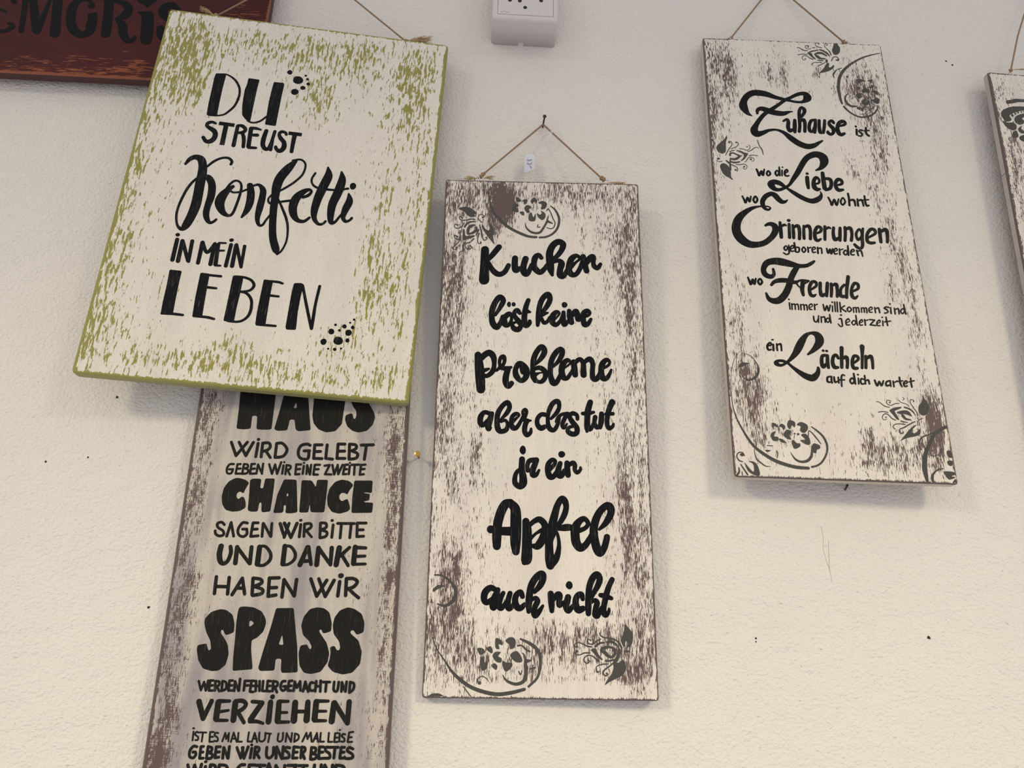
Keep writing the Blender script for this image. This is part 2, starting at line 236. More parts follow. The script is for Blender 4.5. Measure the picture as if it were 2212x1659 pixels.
KUCHEN_PAINT = [
 ('painted_word','painted word Kuchen','s -5761,17089,822 -5755,15339,907 -5768,13736,1037;s -4343,17439,590 -4714,16921,604 -5083,16405,557 -5525,15847,398;s -5368,15600,466 -5013,14940,565 -4588,14493,617 -4134,14396,561 -3687,14723,535 -3358,15398,495;s -2710,16211,623 -2731,15497,652 -2632,14873,662 -2257,15091,489;s -1646,16178,641 -1822,15519,638 -1877,14933,701 -1608,14507,715 -1271,14864,540 -1049,15538,382;s -65,16318,453 -333,16632,473 -674,16345,618 -807,15628,591 -706,15128,664 -212,14707,616 241,15068,505 505,15492,466;s 1035,14438,352 884,15083,732 809,16003,792 787,16930,732 1116,17746,696 1677,18161,682 2135,17882,661 1994,17257,586 1610,16655,520 1113,16137,445;s 1151,15843,330 1645,16040,489 1971,15738,692 1831,15065,635 1828,14440,687 2168,14324,524 2551,15040,460;s 2818,15339,635 3431,15899,285 3817,16329,335 3478,16642,473 3017,16310,656 2760,15631,637 2724,14961,661 3001,14535,630 3455,14604,507 3841,15239,504 4117,16000,503;s 4163,16549,587 4282,15836,649 4482,14962,571;s 4457,15840,590 4885,16440,636 5177,16532,591 5180,15858,476 5288,15483,536 5611,15324,506 5901,15750,386'),
 ('painted_word','painted words löst keine','s -4570,9967,303 -4032,10944,499 -3820,11556,553 -4162,11898,599 -4598,11335,594 -4878,10522,611 -4920,9719,577 -4772,9044,630 -4396,8679,601 -4037,9180,481 -3827,9823,448;r -3239,10117,540 -3676,9667,582 -3591,9031,650 -3258,8943,435 -2992,9443,341 -3015,10002,341;e -3240,11140,201,291;e -2786,11151,201,242;s -2165,10222,389 -2428,10498,563 -2707,10266,433 -2627,9851,454 -2266,9340,579 -2040,8947,472 -2293,8505,578 -2736,8613,555 -2891,9087,325 -2634,9212,283;s -1337,11638,450 -1540,11002,523 -1683,10273,564 -1712,9472,593 -1559,8918,583 -1192,9205,455 -1194,9404,370;s -1832,10350,240 -1461,10423,483 -1149,10366,241;s -400,8984,369 -344,9743,533 -288,10547,535 -127,11358,554 171,11975,570 620,12287,637 806,11786,553 605,11213,542 248,10640,458 -49,10391,310;s -48,9990,343 323,10239,362 583,10325,223;s -48,9750,381 213,9260,411 546,9403,381 768,9848,299;s 990,9453,462 1436,9823,229 1734,10271,268 1438,10425,474 1065,9975,595 1049,9335,604 1396,9064,475 1805,9472,375 2031,10037,342;s 2144,10401,416 2118,9719,521 2210,9098,524 2583,9490,380;e 2246,11211,284,324;s 2703,10575,465 2773,9974,630 2916,9353,556;s 2997,10140,529 3337,10590,511 3504,10272,575 3586,9672,554 3924,9920,386;s 4111,10005,396 4559,10135,340 4727,10437,378 4455,10632,495 4114,10286,594 4091,9684,523 4210,9167,598 4545,9255,487 4835,9741,328'),
 ('painted_word','painted word Probleme','s -6158,5782,655 -6020,4721,869 -5895,3577,937 -5789,2292,846;s -5857,5417,603 -5432,5852,610 -5034,6000,648 -4661,5598,602 -4572,4829,450 -4702,4136,514 -5162,3684,452 -5522,3661,457;s -5535,4195,426 -5213,4316,335 -5069,4373,229;s -4342,4220,298 -4023,4571,350 -4070,5109,334 -3932,5536,418 -3679,5619,481 -3584,5158,364 -3841,4537,366;s -3876,4460,383 -3368,4432,505 -2936,4572,275;s -3223,4397,553 -3414,3705,607 -3433,3097,622 -3196,2663,588 -2876,2957,503;r -2106,4943,622 -2499,4412,509 -2432,3726,601 -1942,3219,486 -1492,3669,595 -1498,4433,609;s -1920,4578,436 -1879,4119,364 -1769,3969,297;s -616,4913,297 -109,5464,473 240,6092,570 217,6558,554 -76,6724,551 -513,6153,545 -786,5372,553 -868,4524,464 -812,3760,582 -607,3270,513;s -686,4451,381 -179,4577,492 294,4242,534 345,3632,477 43,3207,460 -318,3162,380 -680,3382,529;s -683,3839,527 -249,4039,197 40,4083,168;s 1093,4719,296 1640,5308,441 1949,5935,540 2010,6403,491 1755,6529,506 1314,6076,561 948,5332,539 838,4560,522 859,3795,524 1090,3115,642 1415,3122,514 1742,3737,434 1926,4276,362;s 1855,4505,452 2438,4786,224 2768,5140,291 2516,5428,431 2076,5009,613 1926,4276,610 2104,3654,600 2465,3600,447 2795,4065,364 3017,4453,364;s 3097,5239,557 3163,4533,614 3229,3921,554;s 3279,5228,448 3684,5530,466 4007,5166,490 4034,4474,568 4041,3939,610;s 4044,5167,374 4634,5582,544 4932,5109,502 4890,4339,495 4929,3652,549 5216,3521,524 5535,3894,505 5708,4510,361;s 5856,4667,376 6372,4908,295 6585,5283,310 6276,5524,459 5865,5090,580 5741,4357,583 5872,3672,603 6233,3641,489 6534,4068,361 6712,4516,245'),
 ('painted_word','painted words aber das tut','s -4787,-147,441 -5360,26,443 -5718,-387,544 -5760,-976,538 -5526,-1249,453 -5055,-815,478;s -4682,-71,428 -4846,-664,598 -5008,-1327,594 -4930,-1617,463 -4743,-1468,217;s -3923,-719,173 -3331,-81,432 -3034,554,471 -3227,1034,491 -3700,689,479 -4113,-60,514 -4188,-945,510 -4062,-1600,569 -3761,-1813,480 -3305,-1622,472 -3194,-1072,355 -3426,-724,322 -3815,-827,366;s -2925,-1066,432 -2365,-504,259 -2120,-183,285 -2406,-63,412 -2757,-365,429 -2855,-955,426 -2672,-1427,550 -2318,-1384,431 -1936,-753,357 -1727,-308,357;s -1691,-381,285 -1767,135,313 -1556,361,371 -1411,142,328 -1549,-341,356;s -1724,-602,441 -1368,-705,412 -999,-698,191;s -1368,-742,497 -1542,-1185,496 -1572,-1770,496 -1357,-2115,465 -1041,-1869,397 -972,-1503,254;s 407,-117,444 -21,-89,438 -375,-502,426 -372,-1089,472 -52,-1412,556 337,-1258,435;s 905,-476,286 1441,125,428 1679,723,400 1538,1242,493 1086,1047,477 749,408,470 606,-261,384 621,-996,428 798,-1469,509 1187,-1571,431 1508,-1052,382 1652,-462,355;s 2474,12,472 1904,-51,335 1581,-389,399 1402,-761,326;s 2403,-4,426 2114,-600,425 1969,-1043,426 2109,-1370,335 2396,-961,213;s 3396,-464,359 3330,-74,397 2939,81,441 2651,-220,427 2895,-731,510 3316,-1310,519 3296,-1821,493 2884,-1938,512 2497,-1691,476 2571,-1324,354 2891,-1208,319;s 4635,1216,542 4407,407,598 4322,-482,569 4310,-1290,568 4269,-1656,283;s 3902,85,370 4403,110,442 4940,232,294;s 4343,-1436,510 4663,-1393,396 4958,-764,353;s 5075,-246,455 4993,-837,431 5234,-1236,473 5593,-1045,359;s 5688,99,471 5645,-603,539 5518,-1230,424;s 6718,1273,597 6375,446,525 6215,-297,469 6200,-960,460 6369,-1308,444 6693,-1134,353 6792,-875,254;s 6116,70,370 6761,120,370'),
 ('painted_word','painted words ja ein','e -1730,-3558,295,415;s -1792,-4431,559 -1817,-5354,585 -1684,-6127,694 -1699,-6687,760 -1973,-6986,558 -2391,-6700,514 -2433,-6140,444 -2266,-5645,390 -1956,-5357,350;s -568,-4480,497 -1092,-4561,465 -1298,-4991,418 -1259,-5485,418;s -463,-4478,530 -635,-4978,557 -806,-5477,584 -769,-5899,534 -457,-5858,390 -215,-5431,250;s 691,-5379,487 1145,-4945,389 1285,-4552,352 1006,-4436,424 656,-4813,487 586,-5381,531 760,-5977,592 1108,-6006,500 1457,-5506,416;e 1883,-3898,323,322;s 1739,-4757,459 1583,-5292,556 1581,-5821,591 1873,-5921,485 2119,-5423,415;s 2383,-4709,504 2399,-5277,560 2465,-5840,531;s 2507,-4920,420 2928,-4685,455 3101,-4909,451 3097,-5334,395 3303,-5578,410 3585,-5361,318 3623,-5112,251'),
 ('painted_word','largest black painted word Apfel','s -3972,-12398,729 -3988,-11584,840 -3954,-10575,830 -3709,-9485,848 -3292,-8656,823 -2815,-8476,687;s -2883,-8491,716 -2396,-8983,892 -2303,-9869,997 -2299,-11221,1004 -2301,-12158,919 -2258,-12855,687;s -4545,-10922,727 -4204,-10950,606 -3659,-11055,740 -2776,-11061,807;s -1392,-10159,656 -1283,-10935,857 -1272,-12207,906 -1278,-13203,983 -1315,-13533,967;s -1263,-13335,869 -1494,-13799,480;s -1014,-10457,405 -607,-10112,473 -130,-9968,574 315,-10435,616 248,-11178,610 46,-11852,726 -325,-12325,691 -731,-12332,399;s -938,-11668,335 -466,-11224,268 9,-10946,403;s 1508,-10550,405 2059,-9590,543 2270,-8833,522 2150,-8250,599 1862,-8048,575 1480,-8641,587 1238,-9467,682 1031,-10355,789 928,-11099,881 723,-11841,744 723,-12640,757 756,-13434,809 823,-14025,740;s 857,-13991,660 1261,-13492,664 1512,-12893,510 1604,-12093,352 1491,-11359,300 1268,-10892,342;s 1575,-10751,404 2121,-10661,634 2598,-10633,597 2836,-10730,478;s 3345,-10924,468 3962,-10677,401 4255,-10232,426 3871,-9817,478 3354,-10180,645 3088,-10726,813 3068,-11400,817 3163,-12001,820 3497,-12429,726 3940,-12222,595 4356,-11646,534 4566,-11240,469;s 5257,-10757,267 5885,-10137,563 6330,-9311,653 6295,-8763,728 5975,-8597,639 5393,-9088,647 4966,-9880,704 4744,-10833,749 4829,-11773,765 5019,-12504,794 5283,-12845,727 5643,-12427,612 5847,-11823,578 5937,-11432,567'),
 ('painted_word','painted words auch nicht','s -3961,-16217,451 -4463,-16032,542 -4918,-16424,607 -5003,-17002,567 -4765,-17285,509 -4276,-16991,456 -3955,-16538,394;s -3796,-16182,437 -4014,-16859,726 -4200,-17436,660 -4161,-17740,507 -3803,-17493,361;s -3326,-16464,396 -3614,-17045,501 -3669,-17587,526 -3436,-17742,449 -3082,-17228,327;s -2729,-16487,463 -2885,-17098,502 -2876,-17702,525 -2612,-17730,388 -2355,-17217,328;s -1632,-16727,436 -1802,-16364,490 -2164,-16607,524 -2277,-17088,556 -2119,-17595,600 -1787,-17705,534 -1427,-17394,387;s -1079,-17992,395 -1065,-17261,608 -1004,-16493,609 -830,-15718,621 -414,-15063,616 73,-14808,696 154,-15249,612 -111,-15803,551 -574,-16326,365;s -901,-17068,321 -505,-16838,384 -305,-17090,503 -488,-17507,499 -631,-18017,501 -497,-18331,505 -169,-17979,452 159,-17498,260;s 854,-16465,559 920,-17232,583 952,-17899,423;s 1086,-16974,390 1419,-16520,489 1651,-16581,533 1583,-17094,503 1627,-17444,460 2013,-17151,320;e 2495,-15705,307,342;s 2381,-16730,554 2278,-17147,593 2196,-17531,557 2405,-17877,506 2805,-17458,386;s 3674,-16871,374 3559,-16500,528 3246,-16557,515 3062,-16944,554 3070,-17454,598 3298,-17781,644 3696,-17667,506;s 4152,-18086,476 4164,-17374,583 4177,-16542,531 4289,-15768,569 4582,-15050,589 4976,-14731,564 5203,-15105,564 5025,-15692,525 4680,-16278,430 4338,-16860,390;s 4332,-17180,318 4735,-16950,384 4930,-17171,506 4801,-17683,513 4746,-18159,531 4975,-18238,472 5320,-17548,325;s 6307,-15153,460 5955,-15871,500 5703,-16712,527 5520,-17481,501 5508,-18021,519 5703,-18189,453 5941,-17888,323 5979,-17665,237;s 5241,-16513,389 5672,-16584,495 6200,-16768,353'),
 ('painted_flower','grey stencilled bud flower with curling tendrils','o -8625,21720 -8047,21938 -7424,21853 -6861,21439 -6714,21093 -6955,21110 -6845,20857 -7322,20767 -7742,21028 -8029,21409;s -8175,20629,191 -8423,20855,93 -8468,20583,98 -8202,20396,123 -7723,20409,123 -7247,20537,155 -6834,20470,108;s -6210,20216,116 -6529,20594,97 -6471,20983,86 -6234,21106,93 -5920,20920,98 -6087,20760,193;s -7903,19634,216 -7642,20025,223 -7238,20228,200 -6827,20239,123;s -7538,18878,245 -7520,19414,307 -7224,19767,301 -6816,19854,123;s -6727,19587,273 -6718,19281,312 -7063,18966,270 -7535,18786,151;p -8086,19399 -7894,19366 -7800,18566 -6852,18704 -6781,18630 -7047,18395 -7585,18229 -8020,18028;s -7951,20056,116 -8244,19625,118 -8646,19423,107 -8926,19608,83 -8869,19917,90 -8626,19807,166;s -8366,19200,95 -8309,18553,96 -8466,18169,105 -8810,18312,86 -8889,18615,88 -8614,18507,180;s -8265,18250,99 -8520,17789,101 -8913,17401,100 -9037,17096,82 -8764,17028,90 -8669,17218,154;s -6941,18283,145 -7303,17895,133 -7705,17733,115 -7760,17354,96 -7414,17099,105 -7116,17295,96 -7292,17517,170;s -7778,17883,98 -7968,17500,110 -8018,16971,98 -8348,16737,73;s -6415,18906,165 -6536,18370,109 -6487,17840,98 -6214,17771,105 -6218,17922,163;s -6373,19904,83 -6182,19141,151 -6100,18609,124 -5885,18158,119 -5583,18318,99 -5688,18467,171;s -6460,19326,154 -6683,18747,153;o -6102,19988 -6126,19603 -5698,18848 -5275,18250 -4843,17745 -4995,18485 -4986,19019 -4963,19556 -5247,20010 -5335,19393 -5503,19274 -5851,19533'),
 ('painted_scroll','grey stencilled vine with blossoms','s -5037,21409,262 -4438,20648,337 -3670,19896,326 -2910,19378,301 -2017,18942,303 -1332,18692,274 -582,18635,275;s -5639,25023,84 -5572,23672,83 -5375,22652,112 -5037,21409,251;s 889,22268,120 1406,21734,219 1748,20809,249 1606,19801,235 1125,19098,232 442,18699,226 -241,18605,213;s -1722,20255,55 -1614,19718,157 -1200,19268,225 -652,19091,260 -174,19218,249 167,19764,225 440,20311,208 646,21091,97;s 578,20469,307 1058,20249,123;s 474,21709,116 646,21909,123 922,21409,115 1128,20793,114 1333,20334,110 1195,19790,113 852,19628,108 475,19772,92;o -2650,23236 -2266,23010 -2194,22736 -2609,22686;o -2057,22858 -1573,22989 -1536,22675 -1775,22354 -1916,22665;o -1190,22802 -881,23204 -533,22977 -566,22543 -809,22733 -1015,22453;o -393,22587 -47,22832 369,22725 508,22415 301,21939 -114,21889 -46,22400;o -2983,22244 -2813,22445 -2467,22375 -2464,22101 -2704,22016 -2460,21788 -2456,21477 -2939,21542 -3080,21772;o -1841,21961 -1498,22322 -1082,22059 -1356,21817 -1250,21508 -1560,21422;o -2284,21481 -1905,21530 -1832,21104 -2108,21174;o -1318,21273 -1077,21435 -902,20895 -664,21368 -728,20512 -1346,20535;o -526,21371 -249,21223 -43,21384 -113,21694 302,21393 337,20927 28,20609 -386,20908;s -417,20057,96 -450,19787,102 -210,19793,92'),
 ('painted_scroll','grey stencilled vine with blossoms at lower left','s -9390,-20241,81 -8981,-21168,96 -8291,-22084,126 -7607,-22992,219 -6938,-23591,293 -6032,-24183,304 -4894,-24582,316 -3683,-24769,315 -2479,-24626,301 -1394,-24349,257;s -1761,-20289,158 -1060,-20591,270 -401,-21049,290 -72,-21663,278 -69,-22585,244 -309,-23427,206 -1033,-24118,203;s -3268,-23238,47 -2896,-23689,201 -2165,-23944,257 -1521,-23746,296 -1283,-23212,324 -1307,-22372,293 -1378,-21681,147 -1585,-21452,96;o -1294,-21950 -764,-22019 -1129,-22216 -1372,-22373;s -2001,-20838,155 -1632,-20833,142 -1301,-21139,143 -973,-21289,173;s -922,-22712,138 -475,-22591,123;o -3896,-20241 -3359,-20468 -3312,-20818 -3640,-20744 -3592,-21132 -3921,-21020;o -3072,-20464 -2789,-20187 -2378,-20181 -2169,-20490 -2285,-20997 -2652,-21119 -2739,-20771;o -5472,-21119 -5065,-21075 -4813,-21343 -5051,-21616 -5296,-21581;o -4696,-21109 -4374,-20910 -4163,-21179 -4197,-21489 -4527,-21339;o -4152,-21719 -3914,-21369 -3464,-21401 -3662,-21713 -3374,-21901 -3409,-22209 -3816,-22176;o -2644,-21622 -2118,-21266 -1705,-21686 -1618,-22146 -2188,-22154;o -3289,-22092 -2920,-22241 -2513,-22235 -2468,-22541 -2949,-22968 -3238,-22628;o -5208,-21850 -4922,-21884 -4790,-22266 -4631,-22111 -4617,-22723 -5100,-22844;o -4257,-22489 -3976,-22294 -3728,-22520 -3843,-22827;s -5382,-23797,81 -5364,-23570,79 -5006,-23353,76 -4596,-23560,78 -4470,-23785,48;e -5218,-23893,161,136;s -1895,-22916,96 -1729,-23180,107 -1611,-22835,65;p -9570,-25092 -9419,-24903 -9224,-24788 -8664,-24743 -8297,-24888 -8152,-25111;s -6595,-24191,78 -6261,-24562,78 -5844,-25081,93'),
 ('painted_scroll','faint grey stencilled curl at left edge','s -9417,-15008,131 -8829,-15040,163 -8230,-15357,196 -7706,-15918,247 -7516,-16563,283 -7742,-17210,331 -8390,-17620,241 -9059,-17470,127;o -9490,-16189 -9045,-15858 -8458,-15930 -8950,-16140 -9274,-16348 -9477,-16472'),
 ('painted_flower','grey stencilled bud flower at lower right','o 7295,-18935 7620,-19199 7914,-19584 8003,-19971 7936,-20455 7722,-20796 7520,-20750 7456,-20366 7303,-20368 7266,-20754 7065,-20660 6975,-20276 7142,-19789 7255,-19399;s 4700,-20814,174 5086,-20544,173 5494,-20490,144;s 5698,-20439,164 6207,-20432,197 6606,-20715,182 6800,-21049,102;p 4264,-21084 4673,-20910 4822,-21076 4869,-21267 5114,-21646 5387,-21880 5209,-21930 4811,-21650 4513,-21320;r 5176,-21095,172 5535,-20898,268 5993,-20844,194 6345,-21007,254 6385,-21390,250 6126,-21656,218 5799,-21565,277 5526,-21306,301;s 5562,-21973,143 5916,-21968,161 6272,-21868,142;s 6958,-20854,153 6716,-20424,152 6315,-20189,109 5808,-20099,117 5452,-20056,118 5150,-19866,102 5103,-19673,51;s 5194,-20204,96 4835,-20354,97 4526,-20600,125 4221,-20604,108 4021,-20414,92 4075,-20220,77 4327,-20313,128;s 4369,-20843,126 4015,-20799,117 3612,-20613,108 3257,-20497,87 2951,-20622,79 2974,-20862,80 3152,-20860,163;s 4209,-21348,124 3753,-21354,114 3397,-21503,95 3043,-21507,78 2919,-21294,61;e 3107,-21220,111,105;s 5005,-22028,99 4757,-21841,109 4458,-21607,107 4054,-21541,105 3748,-21760,99 3744,-22046,101 3994,-22185,95 4198,-22039,90 4073,-21922,129;s 5809,-22207,76 5253,-22262,94 4847,-22410,76 4742,-22601,91 4838,-22883,149 4989,-22834,94;s 6266,-22106,115 5905,-22396,114 5496,-22685,125 5339,-22970,131 5535,-23180,114 5739,-23059,119 5615,-22967,128;o 7081,-21857 6720,-22100 6266,-22106 6256,-22486 6040,-23055 5730,-23436 5469,-23907 5875,-23668 6484,-23379 6943,-23137 7256,-22756 7315,-22471;s 6749,-21049,252 6632,-21625,279 6368,-22057,294;s 7254,-21138,126 7659,-21180,145'),
]
KUCHEN_WEAR = '-25,1209,437,587,-0.5 -21,-30,416,575,-0.5 67,-1111,397,525,-0.5 87,-1675,367,234,-0.4 47,-2436,987,51,-0.5 -4,1930,284,132,-0.3 -411,2241,124,226,1.3 -478,1998,118,132,0.7 -866,2283,191,269,0.5 -630,2399,240,136,0.5 380,2371,627,136,0.55 -900,1288,115,445,0.75 -900,698,90,285,0.6 -865,1595,93,306,0.5 874,1230,69,493,0.8 793,1636,117,508,0.4 903,451,54,372,0.5 924,2061,72,422,0.5 -599,-420,64,195,0.7 -907,-227,108,351,0.4 -918,43,87,270,0.3 -784,-662,76,170,0.3 775,-504,65,386,0.6 768,-1016,55,370,0.8 834,-1303,83,321,0.6 -795,-1490,102,237,0.8 -747,-1688,57,194,1 -842,-1845,121,230,0.6 -672,-2110,72,143,0.85 -910,-2114,99,261,0.5 47,-2100,140,188,0.4 247,-2021,241,152,0.5 725,-2166,160,224,0.65 800,-2315,80,148,0.6 -72,-2252,71,185,0.4 -468,-2295,237,148,0.25 -662,-2408,157,73,0.3 529,-1979,161,114,0.45 928,-2088,80,373,0.4 931,-1503,62,393,0.3 928,-457,52,514,0.35'
